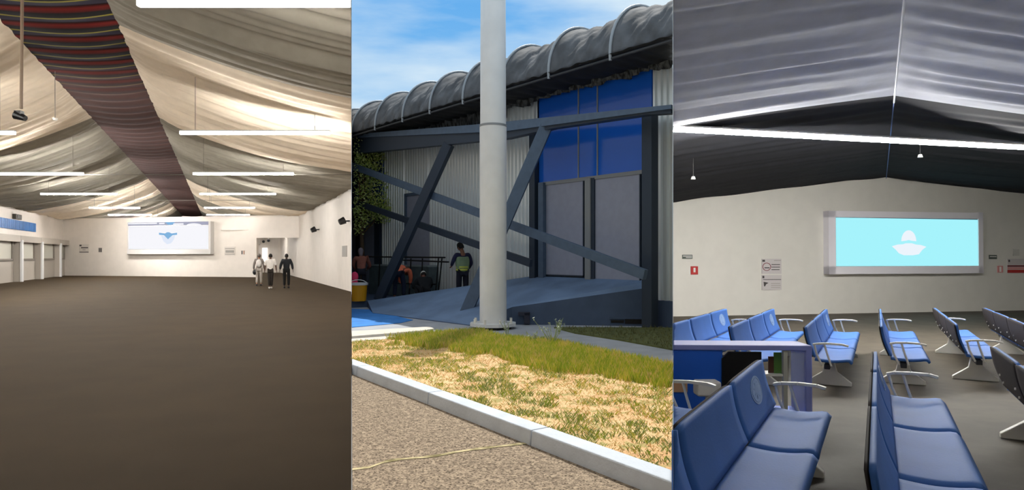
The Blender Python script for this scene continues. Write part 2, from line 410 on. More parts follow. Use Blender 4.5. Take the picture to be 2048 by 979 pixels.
r = empty('ceiling_speaker', (-9.06, 12, 4.16), 'small dark device at the end of a long rod hanging from the striped ridge', 'speaker')
MB().tube([(0,0,.16),(.02,0,2.55)], .026, 8).build('rod', mat('tan_rod', lin(150,130,112), .5), r)
MB().tube([(-.1,0,.05),(.08,0,-.02)], [.085,.05], 12).box(-.1,.02,-.05,.05,.03,.12).build('body', M_black, r)
for k, (px, py, Y) in enumerate(((110,236,18),(632,314,30))):
    X = (px-1024)/F*Y; z = E+(H-py)/F*Y
    r = empty('smoke_detector', (X, Y, z), ['small white detector hanging left of the striped ridge', 'small detector hanging over the right tube lights'][k], 'detector', 'hanging detectors')
    MB().tube([(0,0,0),(0,0,-.06)], [.07,.05], 12).build('head', M_offw, r); MB().tube([(0,0,0),(0,0,1.3)], .008, 5).build('wire', M_wire, r)

tube_light(-22.3, 57, 3.45, 1.1, 3.58, 'tube light inside the passage, above the open doorway level', None, M_led1, hood=.04)  # hidden lamp added to brighten the passage walls
# end wall screen
r = empty('wall_screen', EW.pt(EW.at(338)[0], 1.6, 0), 'large white lit screen with a small blue winged mark, in a pale box frame', 'screen')
ri = Matrix.Translation(r.location).inverted()
def put(o, root):
    o.parent = root; o.matrix_parent_inverse = Matrix.Translation(root.location).inverted(); return o
mb = MB(); EW.pbox(mb, 254, 421, 443, 508, 0, .42); put(mb.build('frame', M_frame1, bevel=.02), r)
mb = MB(); EW.pbox(mb, 257, 416.5, 451, 498, .42, .44); s1 = put(mb.build('display', M_screenw), r)
mb = MB(); EW.pbox(mb, 256, 416.5, 443.5, 450, .42, .435); put(mb.build('header_strip', M_screenh), r)
mb = MB(); EW.pbox(mb, 256, 314, 445, 448, .435, .44); EW.pbox(mb, 318, 329, 445, 448, .435, .44); EW.pbox(mb, 346, 367, 446, 449, .435, .44)
pts = [EW.P(388-15*math.cos(t_*math.pi/10), 450-4*math.sin(t_*math.pi/10), .44) for t_ in range(11)]; mb.prism(pts, -Vector((EW.n.x, EW.n.y, 0))*.004)
put(mb.build('header_mark', M_screenw), r)
mb = MB(); mb.prism([EW.P(x, y, .45) for x, y in ((330,444),(336,449),(344,449),(350,444))], -Vector((EW.n.x, EW.n.y, 0))*.008); put(mb.build('header_mark', M_screenb), r)
mb = MB(); mb.prism([EW.P(x, y, .45) for x, y in ((318,465),(330,466.5),(334,464),(338,464),(343,466.5),(354,465),(354,469),(345,470),(340,474),(336,478),(332,474),(328,470),(318,469))], -Vector((EW.n.x, EW.n.y, 0))*.008); put(mb.build('wing_mark', M_screenb), r)
mb = MB(); mb.prism([EW.P(x, y, .446) for x, y in ((322,470),(331,473),(336,478),(341,473),(350,470),(348,478),(342,486),(334,488),(327,482))], -Vector((EW.n.x, EW.n.y, 0))*.005); put(mb.build('pale_mark', M_screenp), r)
def sign(fr, px0, px1, py0, py1, label, cat, board, details=(), name='wall_sign', group=None, o0=0, T=None):
    c = fr.pt(fr.at((px0+px1)/2)[0], fr.at((px0+px1)/2, py1)[1], 0)
    rr = empty(name, c, label, cat, group)
    mb = MB(); fr.pbox(mb, px0, px1, py0, py1, o0, o0+.03); put(mb.build('board', board), rr)
    for d in details:
        kind, a, m = d[0], d[1], d[2]
        mb = MB()
        if kind == 'bar': fr.pbox(mb, a[0], a[2], a[1], a[3], o0+.03, o0+.036); nm = 'text_line'
        elif kind == 'ring':
            n = 18; ps = [fr.P(a[0]+a[2]*math.cos(i*2*math.pi/n), a[1]+a[3]*math.sin(i*2*math.pi/n), o0+.038) for i in range(n+1)]
            mb.tube(ps, a[4], 5, cap=False); nm = 'ring'
        else:
            mb.prism([fr.P(x, y, o0+.038) for x, y in a], -Vector((fr.n.x, fr.n.y, 0))*.006); nm = 'pictogram'
        put(mb.build(nm, m), rr)
    return rr
M_sgn = mat('pale_sign_board', lin(205, 198, 190), .5); M_ink = mat('sign_ink', lin(70, 66, 66), .6); M_red = mat('sign_red', lin(176, 42, 40), .5)
M_pink = mat('faded_red', lin(206, 140, 138), .5); M_mid = mat('sign_grey', lin(150, 146, 140), .6)
sign(EW, 158, 177, 488, 505, 'pale notice with dark text lines on the end wall near the booths', 'sign', M_sgn, [('bar',(159,489,163,492),M_ink),('bar',(162,494,176,496),M_ink),('bar',(165,498.5,171,500),M_mid),('bar',(159,503,177,504.5),M_ink)])
sign(EW, 197, 203.5, 495, 504, 'tiny dark notice with two columns, between the text notice and screen', 'sign', M_mid, [('bar',(198,496,199.5,503),M_ink),('bar',(201,496,203,503),M_ink)])
sign(EW, 449, 470, 493, 510, 'grey framed notice on the end wall just right of the screen', 'sign', M_sgn, [('bar',(450,496,469,497.5),M_mid),('bar',(451,500,468,505),M_mid),('bar',(450,507,469,508.5),M_mid)])
sign(EW, 482, 489, 500, 509, 'tiny two column notice between framed notice and open passage', 'sign', M_sgn, [('bar',(483,501,485,508),M_ink),('bar',(487,501,488.5,508),mat('sign_brown', lin(150,96,70), .6))])
def rw(px, py, o=0): return RW.P(px, py, o)
r = sign(RW, 684, 693, 491, 513, 'blank light grey plate on the right side wall beside the frame edge', 'sign', M_mid)
for k, (px, py) in enumerate(((629, 459), (687, 442))):
    p = rw(px, py, .28)
    r = empty('wall_speaker', p, ['small black wall speaker nearer the passage corner', 'larger looking black wall speaker high on the near right wall'][k], 'speaker', 'black speakers on the right wall')
    MB().tube([(-.16,-.12,-.06),(.05,.0,.05)], [.13,.17], 14).build('body', M_black, r)
    MB().tube([(.0,0,.0),(.28,.12,.02)], .035, 8).build('bracket', M_dgrey, r)
# cameras at the passage
for k, (px, py) in enumerate(((518,485),(527,481.5),(537,479.5))):
    p = EW.P(px, py, -.6-.8*k if k < 2 else -.4)
    r = empty('dome_camera', p, ['faint white dome camera at the upper left of the passage', 'dark dome camera in the middle of the three by the lintel', 'dark dome camera closest under the passage lintel'][k], 'camera', 'dome cameras in the passage')
    MB().sphere((0,0,-.05), .11, 12, 8).build('dome', M_offw if k == 0 else M_dgrey, r); MB().tube([(0,0,0),(0,0,.3)], .05, 8).build('mount', M_offw, r)

# booths along the left wall
M_booth = mat('booth_grey', lin(168, 160, 150), .6); M_boothd = mat('booth_dark', lin(118, 110, 102), .6); M_pane = mat('booth_pane', lin(196, 194, 182), .2, spec=.6)
aY = lambda Y: (54-Y)*LW.L/57.0
finY = [50.9, 45.6, 40.9, 36.2, 31.5]
for k in range(len(finY)):
    far = finY[k-1] if k else 54.6
    r = empty('service_booth', LW.pt(aY((finY[k]+far)/2), 0, 0), ['farthest grey service booth in the corner by the end wall', 'second grey service booth from the end wall', 'third grey service booth from the end wall', 'fourth grey service booth, at the left frame edge', 'nearest grey service booth beyond the left edge'][k], 'booth', 'service booths on the left wall')
    a0, a1 = aY(far)+.38, aY(finY[k])
    a0 = max(a0, .05)
    mb = MB(); LW.box(mb, a0, a1, 0, 1.35, 0, .12); put(mb.build('counter_panel', M_booth), r)
    mb = MB(); LW.box(mb, a0, a1, 1.35, 2.5, 0, .1)
    put(mb.build('back_panel', M_booth), r)
    mb = MB(); LW.box(mb, a0+.5, a1-1.2, 1.45, 2.42, .1, .13); w_ = put(mb.build('window', M_pane), r)
    mb = MB(); LW.box(mb, a0+.3, a0+.5, 1.35, 2.5, .1, .2); LW.box(mb, a0+.3, a1-1.0, 1.33, 1.45, .1, .2); put(mb.build('window_frame', M_boothd), r)
    mb = MB(); LW.box(mb, a1, a1+.34, 0, 2.5, 0, .46); dv = put(mb.build('divider', M_booth), r)  # grey body puts the shaded side of a white fin into the colour
    mb = MB(); LW.box(mb, a1-.02, a1+.36, 0, 2.62, .46, .56); q_ = mb.build('divider_edge', M_white); q_.parent = dv
    mb = MB(); LW.box(mb, a1-.55, a1-.02, 0, 2.5, .1, .3); put(mb.build('door', M_boothd), r)
    mb = MB(); LW.box(mb, a0+.01, a1+.35, 2.5, 2.9, 0, .5); put(mb.build('fascia', M_booth), r)
r = empty('blue_shutter', LW.pt(aY(40), 3.3, 0), 'corrugated blue band high on the left wall above the booths', 'shutter')
mb = MB()
for k in range(60):
    Y = 45.7-.26*k; LW.box(mb, aY(Y), aY(Y-.2), 3.3, 3.9, 0, .09)
LW.box(mb, aY(45.7), aY(30), 3.3, 3.9, 0, .05)
put(mb.build('slats', mat('bright_blue', lin(44, 110, 176), .5, var=.12, vscale=1.5)), r)
r = empty('wall_box', LW.pt(aY(41.6), 3.95, 0), 'small dark box on the wall above the blue band', 'box')
mb = MB(); LW.box(mb, aY(42), aY(40.8), 3.95, 4.27, 0, .2); put(mb.build('case', mat('olive_dark', lin(74,70,62), .6), bevel=.02), r)
mb = MB(); LW.box(mb, aY(41.8), aY(41), 4.02, 4.2, .2, .215); put(mb.build('grille', M_black), r)

# =================================================================== PEOPLE
def skinned(name, verts, edges, radii, m, parent, root=0, sub=2):
    me = bpy.data.meshes.new(name); me.from_pydata(verts, edges, [])
    o = bpy.data.objects.new(name, me); COL.objects.link(o)
    sk = o.modifiers.new('s', 'SKIN'); sk.use_smooth_shade = True
    o.modifiers.new('u', 'SUBSURF').levels = sub; o.modifiers['u'].render_levels = sub
    for i, r_ in enumerate(radii):
        d = me.skin_vertices[0].data[i]; d.radius = r_ if isinstance(r_, tuple) else (r_, r_); d.use_root = (i == root)
    bpy.context.view_layer.update()
    dg = bpy.context.evaluated_depsgraph_get()
    nm = bpy.data.meshes.new_from_object(o.evaluated_get(dg)); nm.materials.clear()
    bpy.data.objects.remove(o)
    nm.name = name
    for q in (m if isinstance(m, (list, tuple)) else [m]): nm.materials.append(q)
    for p in nm.polygons: p.use_smooth = True; p.material_index = 0
    o = bpy.data.objects.new(name, nm); COL.objects.link(o); o.parent = parent
    return o
STAND = dict(pelvis=(0,0,.93), belly=(0,0,1.08), chest=(0,0,1.28), neck=(0,.0,1.46), head=(0,.03,1.6),
    hl=(-.09,0,.9), kl=(-.1,.02,.5), al=(-.1,0,.09), tl=(-.12,.15,.03), hr=(.09,0,.9), kr=(.1,.02,.5), ar=(.1,0,.09), tr=(.12,.15,.03),
    sl=(-.18,0,1.4), el=(-.25,-.03,1.13), wl=(-.27,.04,.89), sr=(.18,0,1.4), er=(.25,-.03,1.13), wr=(.27,.04,.89))
def person(loc, yaw, label, top, legs, skin_c, hair_c, pose={}, sleeve=True, vest=None, cap=None, shoe=None, scale=1, pack=None, hair_long=False, group=None, top_r=1.0):
    J = dict(STAND); J.update(pose); V = {k: Vector(v)*scale for k, v in J.items()}
    r = empty('person', loc, label, 'person', group, rz=yaw)
    msk = mat('skin_%d' % int(skin_c[0]), lin(*skin_c), .6); mh = mat('hair_%d_%d' % (hair_c[0], hair_c[1]), lin(*hair_c), .8)
    names = ['pelvis','belly','chest','neck','hl','kl','al','tl','hr','kr','ar','tr','sl','el','wl','sr','er','wr']
    rad = dict(pelvis=(.13,.1), belly=(.12,.09), chest=(.14,.1), neck=(.055,.055), hl=.085, kl=.055, al=.04, tl=.03, hr=.085, kr=.055, ar=.04, tr=.03, sl=.06, el=.042, wl=.03, sr=.06, er=.042, wr=.03)
    ed = [('pelvis','belly'),('belly','chest'),('chest','neck'),('pelvis','hl'),('hl','kl'),('kl','al'),('al','tl'),('pelvis','hr'),('hr','kr'),('kr','ar'),('ar','tr'),('chest','sl'),('sl','el'),('el','wl'),('chest','sr'),('sr','er'),('er','wr')]
    vs_ = [V[n] for n in names]; rd = [tuple(x*scale for x in (rad[n] if isinstance(rad[n], tuple) else (rad[n], rad[n]))) for n in names]
    E_ = [(names.index(a), names.index(b)) for a, b in ed]
    # head stub
    hd = V['head']; vs_.append(hd-(hd-V['neck'])*.3); rd.append((.06*scale, .06*scale)); E_.append((names.index('neck'), len(vs_)-1))
    body = skinned('body', vs_, E_, rd, msk, r)
    # head with brow, nose, chin, ears and both hands with five bent fingers, joined into the body mesh
    up = (hd-V['neck']).normalized(); fw = Vector(pose.get('face', (0, 1, 0))); fw = (fw-up*fw.dot(up)).normalized(); rt = fw.cross(up)
    hs = .108*scale
    def shape(p):
        q = p.copy()
        if q.z < 0: q.x *= 1-.25*(-q.z/hs); q.y *= 1-.12*(-q.z/hs)
        return rt*q.x*.72 + fw*q.y*.9 + up*q.z*1.08
    hm = MB(); hm.sphere(hd, hs, 16, 12, fn=shape)
    hm.sphere(hd+fw*.098*scale-up*.012*scale, (.013*scale, .016*scale, .02*scale), 8, 6)
    for s_ in (-1, 1):
        hm.sphere(hd+rt*s_*.078*scale-up*.01*scale, (.012*scale, .018*scale, .028*scale), 8, 6)
    hm.sphere(hd+fw*.08*scale-up*.06*scale, (.024*scale, .012*scale, .008*scale), 8, 6)
    for a, b_ in (('el','wl'), ('er','wr')):
        w_ = V[b_]; d = (w_-V[a]).normalized(); side = d.cross(fw)
        side = side.normalized() if side.length > .1 else rt
        pal = d.cross(side).normalized(); sg = -1 if a == 'el' else 1
        hm.hexa([w_+fw*x*.038*scale+side*y*.014*scale+d*z*.085*scale for z in (0, 1) for x, y in ((-1,-1),(1,-1),(1,1),(-1,1))])
        for q in range(4):
            b0 = w_+d*.08*scale+fw*(q-1.5)*.02*scale; ln = (.062, .074, .07, .054)[3-q]*scale
            m1 = b0+d*ln*.5; tip = m1+d*ln*.42-side*sg*.014*scale
            hm.tube([b0, m1, tip], [.0095*scale, .0088*scale, .0065*scale], 6)
        b0 = w_+d*.025*scale+fw*.035*scale; m1 = b0+d*.028*scale+fw*.02*scale; hm.tube([b0, m1, m1+d*.03*scale+fw*.002], [.011*scale, .01*scale, .007*scale], 6)
    ho = hm.build('hd', msk, smooth=True)
    bm = bmesh.new(); bm.from_mesh(body.data); bm.from_mesh(ho.data); bm.to_mesh(body.data); bm.free(); bpy.data.objects.remove(ho)
    for p in body.data.polygons: p.use_smooth = True
    em = MB()
    for s_ in (-1, 1): em.sphere(hd+fw*.088*scale+rt*s_*.032*scale+up*.012*scale, (.014*scale, .007*scale, .008*scale), 8, 6)
    em.build('eyes', M_black, body, smooth=True)
    # hair
    def hshape(p):
        q = p.copy()
        if q.z < -.1*hs and q.y > -.2*hs: q *= .82
        if q.y > .45*hs and q.z < .55*hs: q.y = .45*hs
        if q.z < -.55*hs: q.z = -.55*hs if not hair_long else q.z*1.6
        return rt*q.x*.78 + fw*q.y*.97 + up*q.z*1.12
    if True:
        MB().sphere(hd+up*.006-fw*.006, hs*1.06, 16, 12, fn=hshape).build('hair', mh, r, smooth=True)
    if cap is not None:
        mc = mat('cap_%d' % cap[0], lin(*cap), .8)
        def cshape(p):
            q = p.copy()
            if q.z < .12*hs: q.z = .12*hs
            return rt*q.x*.8 + fw*q.y*1.0 + up*q.z*1.15
        cm = MB().sphere(hd+up*.012, hs*1.1, 16, 12, fn=cshape)
        cm.prism([hd+up*.028*scale+fw*(.07+.085*math.sin(a_))*scale+rt*.07*math.cos(a_)*scale for a_ in [math.pi*i/8 for i in range(9)]], up*.012)
        cm.build('cap', mc, r, smooth=False)
    if sleeve or True:
        mt = top if not isinstance(top, tuple) else mat('cloth_%d_%d_%d' % top, lin(*top), .9, var=.08, vscale=8)
        k = 1.16*top_r
        n2 = ['belly','chest','sl','el','sr','er','pelvis','neck'] + (['wl','wr'] if sleeve else [])
        pv = {n: V[n].copy() for n in n2}
        pv['neck'] = V['chest']+(V['neck']-V['chest'])*.9; pv['pelvis'] = V['pelvis']+(V['pelvis']-V['belly'])*.25
        if sleeve:
            for a, b_ in (('el','wl'), ('er','wr')): pv[b_] = V[a]+(V[b_]-V[a])*.9
        rr_ = dict(belly=(.135,.108), chest=(.15,.118), sl=(.088,.088), el=(.062,.062), sr=(.088,.088), er=(.062,.062), pelvis=(.145,.118), neck=(.078,.07), wl=(.048,.048), wr=(.048,.048))
        e2 = [('pelvis','belly'),('belly','chest'),('chest','neck'),('chest','sl'),('sl','el'),('chest','sr'),('sr','er')]+([('el','wl'),('er','wr')] if sleeve else [])
        skinned('jacket' if sleeve else 'shirt', [pv[n] for n in n2], [(n2.index(a), n2.index(b_)) for a, b_ in e2], [tuple(x*scale*top_r for x in rr_[n]) for n in n2], mt, r, root=0)
    ml = mat('cloth_%d_%d_%d' % legs, lin(*legs), .9, var=.08, vscale=8)
    n3 = ['pelvis','hl','kl','al','hr','kr','ar']; pv = {n: V[n].copy() for n in n3}
    pv['al'] = V['al']+(V['kl']-V['al'])*.1; pv['ar'] = V['ar']+(V['kr']-V['ar'])*.1
    rr_ = dict(pelvis=(.14,.115), hl=(.1,.1), kl=(.078,.078), al=(.062,.062), hr=(.1,.1), kr=(.078,.078), ar=(.062,.062))
    skinned('trousers', [pv[n] for n in n3], [(0,1),(1,2),(2,3),(0,4),(4,5),(5,6)], [tuple(x*scale for x in rr_[n]) for n in n3], ml, r)
    msn = mat('shoe_%d' % (shoe or (30,))[0], lin(*(shoe or (30, 30, 32))), .6)
    for a, b_ in (('al','tl'), ('ar','tr')):
        f_ = V[b_]-V[a]; f_.z = 0; f_.normalize(); base = V[a].copy(); base.z = V[b_].z
        sm = MB().tube([base-f_*.07*scale+Vector((0,0,.02)), base+Vector((0,0,.03)), base+f_*.1*scale+Vector((0,0,.015)), base+f_*.2*scale], [.042*scale, .052*scale, .046*scale, .026*scale], 10)
        sm.build('shoe', msn, r, smooth=True)
    if vest:
        mv = mat('vest_cloth', lin(112, 134, 108), .8); my = mat('vest_band', lin(186, 196, 84), .6)
        n4 = ['belly','chest','pelvis','neck','sl','sr']
        pv = {n: V[n].copy() for n in n4}; pv['neck'] = V['chest']+(V['neck']-V['chest'])*.88
        pv['sl'] = V['chest']+(V['sl']-V['chest'])*.85; pv['sr'] = V['chest']+(V['sr']-V['chest'])*.85
        pv['pelvis'] = V['pelvis']+(V['belly']-V['pelvis'])*.1
        rr_ = dict(belly=(.158,.128), chest=(.17,.135), pelvis=(.165,.135), neck=(.1,.085), sl=(.1,.1), sr=(.1,.1))
        vo = skinned('vest', [pv[n] for n in n4], [(2,0),(0,1),(1,3),(1,4),(1,5)], [tuple(x*scale*1.12 for x in rr_[n]) for n in n4], mv, r)
        for zf in (.08, .55):
            c0 = V['pelvis'].lerp(V['belly'], zf+.25)
            n = 20; ring = []
            mb_ = MB()
            axis = (V['chest']-V['pelvis']).normalized()
            for q in range(n):
                a0, a1 = 2*math.pi*q/n, 2*math.pi*(q+1)/n
                sx_, sy_ = .185*scale, .15*scale
                pa = c0+Vector((sx_*math.cos(a0), sy_*math.sin(a0), 0)); pb = c0+Vector((sx_*math.cos(a1), sy_*math.sin(a1), 0))
                mb_.add([pa-axis*.025, pb-axis*.025, pb+axis*.025, pa+axis*.025], [(0,1,2,3)])
            mb_.build('reflective_band', my, vo)
    if pack:
        mp_ = mat('cloth_%d_%d_%d' % pack, lin(*pack), .8, var=.08, vscale=8)
        c0 = V['chest'].lerp(V['belly'], .5)-fw*.17*scale
        pm = MB().sphere(c0, (.15*scale, .09*scale, .22*scale), 14, 10)
        pm.build('backpack', mp_, r, smooth=True)
    return r
def hall1(px, py):
    q = G(px, py); return (q.x, q.y, 0)
yw = .30
person(hall1(518,571), yw, 'walking person with light grey backpack, dark cap and pale trousers, leftmost of the three walkers', (112,104,98), (150,142,134), (150,110,86), (60,52,46), pose=dict(kl=(-.1,.08,.5), al=(-.11,-.1,.1), tl=(-.12,.02,.03), tr=(.12,.22,.03), ar=(.1,.08,.09)), cap=(96,90,84), pack=(196,190,184), group='people walking to the passage')
r = person(hall1(541,577), yw, 'walking person in a long white shirt and dark trousers, middle of the three walkers', (232,226,220), (44,38,34), (96,72,58), (28,22,20), pose=dict(pelvis=(0,0,.9), kl=(-.06,.0,.5), al=(-.05,-.02,.09), tl=(-.05,.13,.03), kr=(.06,.03,.5), ar=(.04,.05,.09), tr=(.05,.2,.03), hl=(-.07,0,.9), hr=(.07,0,.9)), sleeve=False, shoe=(200,195,188), group='people walking to the passage', top_r=1.18)
person(hall1(573,576), yw, 'walking person in a black jacket and black trousers, rightmost of the three walkers', (34,36,40), (16,15,15), (70,54,46), (20,16,15), pose=dict(el=(-.27,-.03,1.15), wl=(-.31,.03,.92), er=(.27,-.03,1.15), wr=(.3,.02,.92)), group='people walking to the passage', top_r=1.12)
# bag carried by the first walker
q = hall1(509.5, 571)
r = empty('hand_bag', (q[0], q[1]-.02, .62), 'small black bag held low by the leftmost walker', 'bag')
MB().sphere((0,0,.12), (.11,.07,.15), 12, 8).build('pouch', M_black, r, smooth=True); MB().tube([(-.05,0,.24),(0,0,.33),(.05,0,.24)], .01, 6).build('strap', M_black, r)

# =================================================================== MIDDLE: THE FORECOURT
FF = Frame((3.22, 15.07), (3.22-.654*15, 15.07+.757*15))
def both(o):
    clip(o, UL, True); clip(o, UR, False); return o
def poly(name, pts, z, m, th=.05):
    mb = MB(); mb.prism([(p[0], p[1], z-th) for p in pts], (0, 0, th)); return mb.build(name, m)
o = poly('ground', [(0,0),(UR*60,60),(UL*60,60)], 0, M_pave, .3); struct(o)
g = lambda px, py, z=0: tuple(G(px, py, z))[:2]
kd = Vector((.573, -.82)); kn = Vector((.82, .573))
KL = Vector((-2.17, 8.78)); KR = Vector((1.04, 4.19))
o = poly('floor_road', [(0,0.3),tuple(KR+kd*.3),tuple(KL-kd*.5),(UL*1,1)], .012, M_road, .01); both(o); struct(o)
# kerb with its joints
r = empty('kerb', (0, 6, 0), 'long pale grey concrete kerb running diagonally between road and dry grass', 'kerb')
LL = (KR-KL).length; cuts = [-1.0, .17, 2.2, 4.05, LL+.6]
for a, b_ in zip(cuts[:-1], cuts[1:]):
    p = KL+kd*(a+.006); q = KL+kd*(b_-.006)
    mb = MB().hexa([(p.x,p.y,0),(q.x,q.y,0),(q.x+kn.x*.2,q.y+kn.y*.2,0),(p.x+kn.x*.2,p.y+kn.y*.2,0),(p.x+kn.x*.015,p.y+kn.y*.015,.14),(q.x+kn.x*.015,q.y+kn.y*.015,.14),(q.x+kn.x*.2,q.y+kn.y*.2,.14),(p.x+kn.x*.2,p.y+kn.y*.2,.14)])
    put(mb.build('kerb_stone', M_kerb, bevel=.012), r)
both(r)
lawn = [g(690,689),g(760,684),g(870,673),g(960,668),g(1000,681),g(1110,691),g(1200,711),g(1360,745),tuple(KR+kn*.19+kd*.5),tuple(KL+kn*.19-kd*.6)]
o = poly('lawn', lawn, .045, M_soil, .05); both(o); struct(o)
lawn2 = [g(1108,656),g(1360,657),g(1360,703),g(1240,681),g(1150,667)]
o = poly('lawn_strip', lawn2, .03, mat('dull_turf', lin(92,98,58), .95, var=.2, vscale=6, bump=.5), .05); both(o); struct(o)  # turf darkened: the building's shade is put into its colour
o = poly('floor_blue_paint', [g(690,617),g(740,619),g(800,634),g(826,640),g(800,646),g(690,656)], .012, M_paint, .01); both(o); struct(o)
for k, P_ in enumerate(([(690,667),(860,657),(868,661),(845,665),(690,678)], [(690,683),(885,668),(905,670),(890,674),(690,689)])):  # pavement strips with the sunlight on them put into a white colour
    r_ = poly('concrete_strip', [g(*p) for p in P_], .05, M_sunstrip, .06); both(r_)
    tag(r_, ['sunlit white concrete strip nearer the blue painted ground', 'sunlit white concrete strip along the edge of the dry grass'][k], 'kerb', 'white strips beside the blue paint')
# crack with pale filler across the road
mb = MB(); ps = [(700,938),(740,933),(770,922),(800,917),(850,913),(880,909),(910,903),(950,897),(985,893),(1020,889),(1062,884)]
for a, b_ in zip(ps[:-1], ps[1:]):
    w_ = 1.6+1.2*random.random()
    mb.add([G(a[0],a[1]-w_,.016), G(b_[0],b_[1]-w_,.016), G(b_[0],b_[1]+w_,.016), G(a[0],a[1]+w_,.016)], [(0,1,2,3)])
o = mb.build('road_crack', mat('pale_filler', lin(196,184,146), .95, col2=lin(120,112,78), vscale=9)); both(o)
tag(o, 'pale yellowish crack line across the worn road surface', 'crack')

def inside(p, poly_):
    c = False; n = len(poly_)
    for i in range(n):
        a, b_ = poly_[i], poly_[(i+1) % n]
        if (a[1] > p[1]) != (b_[1] > p[1]) and p[0] < (b_[0]-a[0])*(p[1]-a[1])/(b_[1]-a[1])+a[0]: c = not c
    return c
rnd = random.Random(3)
xs = [p[0] for p in lawn]; ys = [p[1] for p in lawn]
edgeA, edgeB = Vector(g(870,673)), Vector(g(1346,742))
ed_ = (edgeB-edgeA).normalized(); en = Vector((ed_.y, -ed_.x)); en = en if en.dot(-edgeA) > 0 else -en
G1, G2, G3, G4 = MB(), MB(), MB(), MB()
def blade(mb, x, y, z, h, wd, lean):
    a = rnd.uniform(0, 6.283); dx, dy = math.cos(a)*wd, math.sin(a)*wd; b_ = rnd.uniform(0, 6.283)
    lx, ly = math.cos(b_)*lean*h, math.sin(b_)*lean*h
    mb.add([(x-dx,y-dy,z),(x+dx,y+dy,z),(x+dx*.6+lx*.4,y+dy*.6+ly*.4,z+h*.6),(x+lx,y+ly,z+h)], [(0,1,2),(0,2,3)])
import mathutils
n_ = 0
while n_ < 60000:
    x = rnd.uniform(min(xs), max(xs)); y = rnd.uniform(min(ys), max(ys))
    if not inside((x, y), lawn) or not (UL*y+.02 < x < UR*y-.02): continue
    n_ += 1
    d = (Vector((x, y))-edgeA).dot(en); t = (Vector((x, y))-edgeA).dot(ed_)
    nz_ = mathutils.noise.noise(Vector((x*1.3, y*1.3, 0))); nf = mathutils.noise.noise(Vector((x*4, y*4, 3)))
    left = max(0, min(1, (t+2.2)/1.6)) if t < 0 else 1
    tall = (1 if d < 1.25+.55*nz_+.3*nf else 0)
    dk = (Vector((x, y))-KL).dot(kn)
    if t < -.9: tall = 0
    if tall:
        if rnd.random() < .12: mb = G3
        else: mb = (G1 if rnd.random() < .5 else G2) if nf > -.25 else (G2 if rnd.random() < .7 else G3)
        blade(mb, x, y, .04, rnd.uniform(.05, .15), .005, .35)
        if rnd.random() < .5: blade(mb, x+.01, y+.01, .04, rnd.uniform(.05, .15), .006, .4)
    elif dk < 1.2+.8*nz_ and x > -.6 and rnd.random() < .55 and nf > -.1:
        blade(G4 if rnd.random() < .65 else G1, x, y, .04, rnd.uniform(.02, .065), .004, .8)
    elif nf+nz_*.6 > .05 and rnd.random() < .8:
        blade(rnd.choice((G2, G3, G4, G1)), x, y, .04, rnd.uniform(.02, .06), .005, .9)
    elif rnd.random() < .4:
        blade(G3, x, y, .04, rnd.uniform(.01, .04), .005, 1.2)
for mb, m, nm, lb in ((G1, M_g1, 'grass', 'fresh green blades in the taller turf along the path'), (G2, M_g2, 'yellow_grass', 'yellowing grass blades mixed through the roadside turf'), (G3, M_g3, 'straw', 'dry straw blades lying over the bare tan soil'), (G4, M_g4, 'weeds', 'low grey green weeds growing near the kerb')):
    tag(mb.build(nm, m), lb, 'grass', kind='stuff')
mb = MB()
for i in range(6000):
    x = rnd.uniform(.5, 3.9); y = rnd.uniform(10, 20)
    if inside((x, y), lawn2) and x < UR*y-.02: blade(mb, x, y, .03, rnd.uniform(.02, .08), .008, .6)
tag(mb.build('shaded_grass', mat('shade_blade', lin(104,106,66), .8)), 'dull grass strip between the ramp side and the grey path', 'grass', kind='stuff')  # blades also coloured dark for the shade
# straggly flowering weeds beside the pole
def weed(px, py, h, n, label, seed):
    rr = random.Random(seed); c = G(px, py, .0); r = empty('tall_weed', c, label, 'weed', 'straggly weeds by the pole')
    for k in range(n):
        a = rr.uniform(0, 6.28); ln = h*rr.uniform(.6, 1); sp_ = rr.uniform(.15, .7)
        p1 = Vector((math.cos(a)*sp_*ln*.4, math.sin(a)*sp_*ln*.3, ln*.5)); p2 = Vector((math.cos(a)*sp_*ln, math.sin(a)*sp_*ln*.7, ln))
        MB().tube([(0,0,0), p1, p2], [.006, .005, .003], 5).build('stem', M_g4, r)
        lm = MB()
        for q in range(12):
            f_ = rr.uniform(.35, 1); p = p1.lerp(p2, (f_-.35)/.65) if f_ > .35 else p1
            s_ = rr.uniform(.015, .035); v = Vector((rr.uniform(-1,1), rr.uniform(-1,1), rr.uniform(-.3,.8)))*s_
            u = Vector((rr.uniform(-1,1), rr.uniform(-1,1), rr.uniform(-1,1)))*s_*.5
            lm.add([p, p+v*.5+u, p+v*1.4, p+v*.5-u], [(0,1,2,3)])
        lm.build('foliage', mat('silvery_leaf', lin(176, 186, 176), .7), r)
weed(1105, 697, .55, 9, 'tall straggly weed with pale flowers right of the pole, over the path edge', 1)
weed(1068, 694, .3, 7, 'low branching weed between the pole and the tallest weed', 2)
weed(1016, 676, .38, 5, 'thin pale weed just right of the pole base plate', 3)
weed(1118, 668, .36, 5, 'small pale weed where the dark grass strip begins', 4)

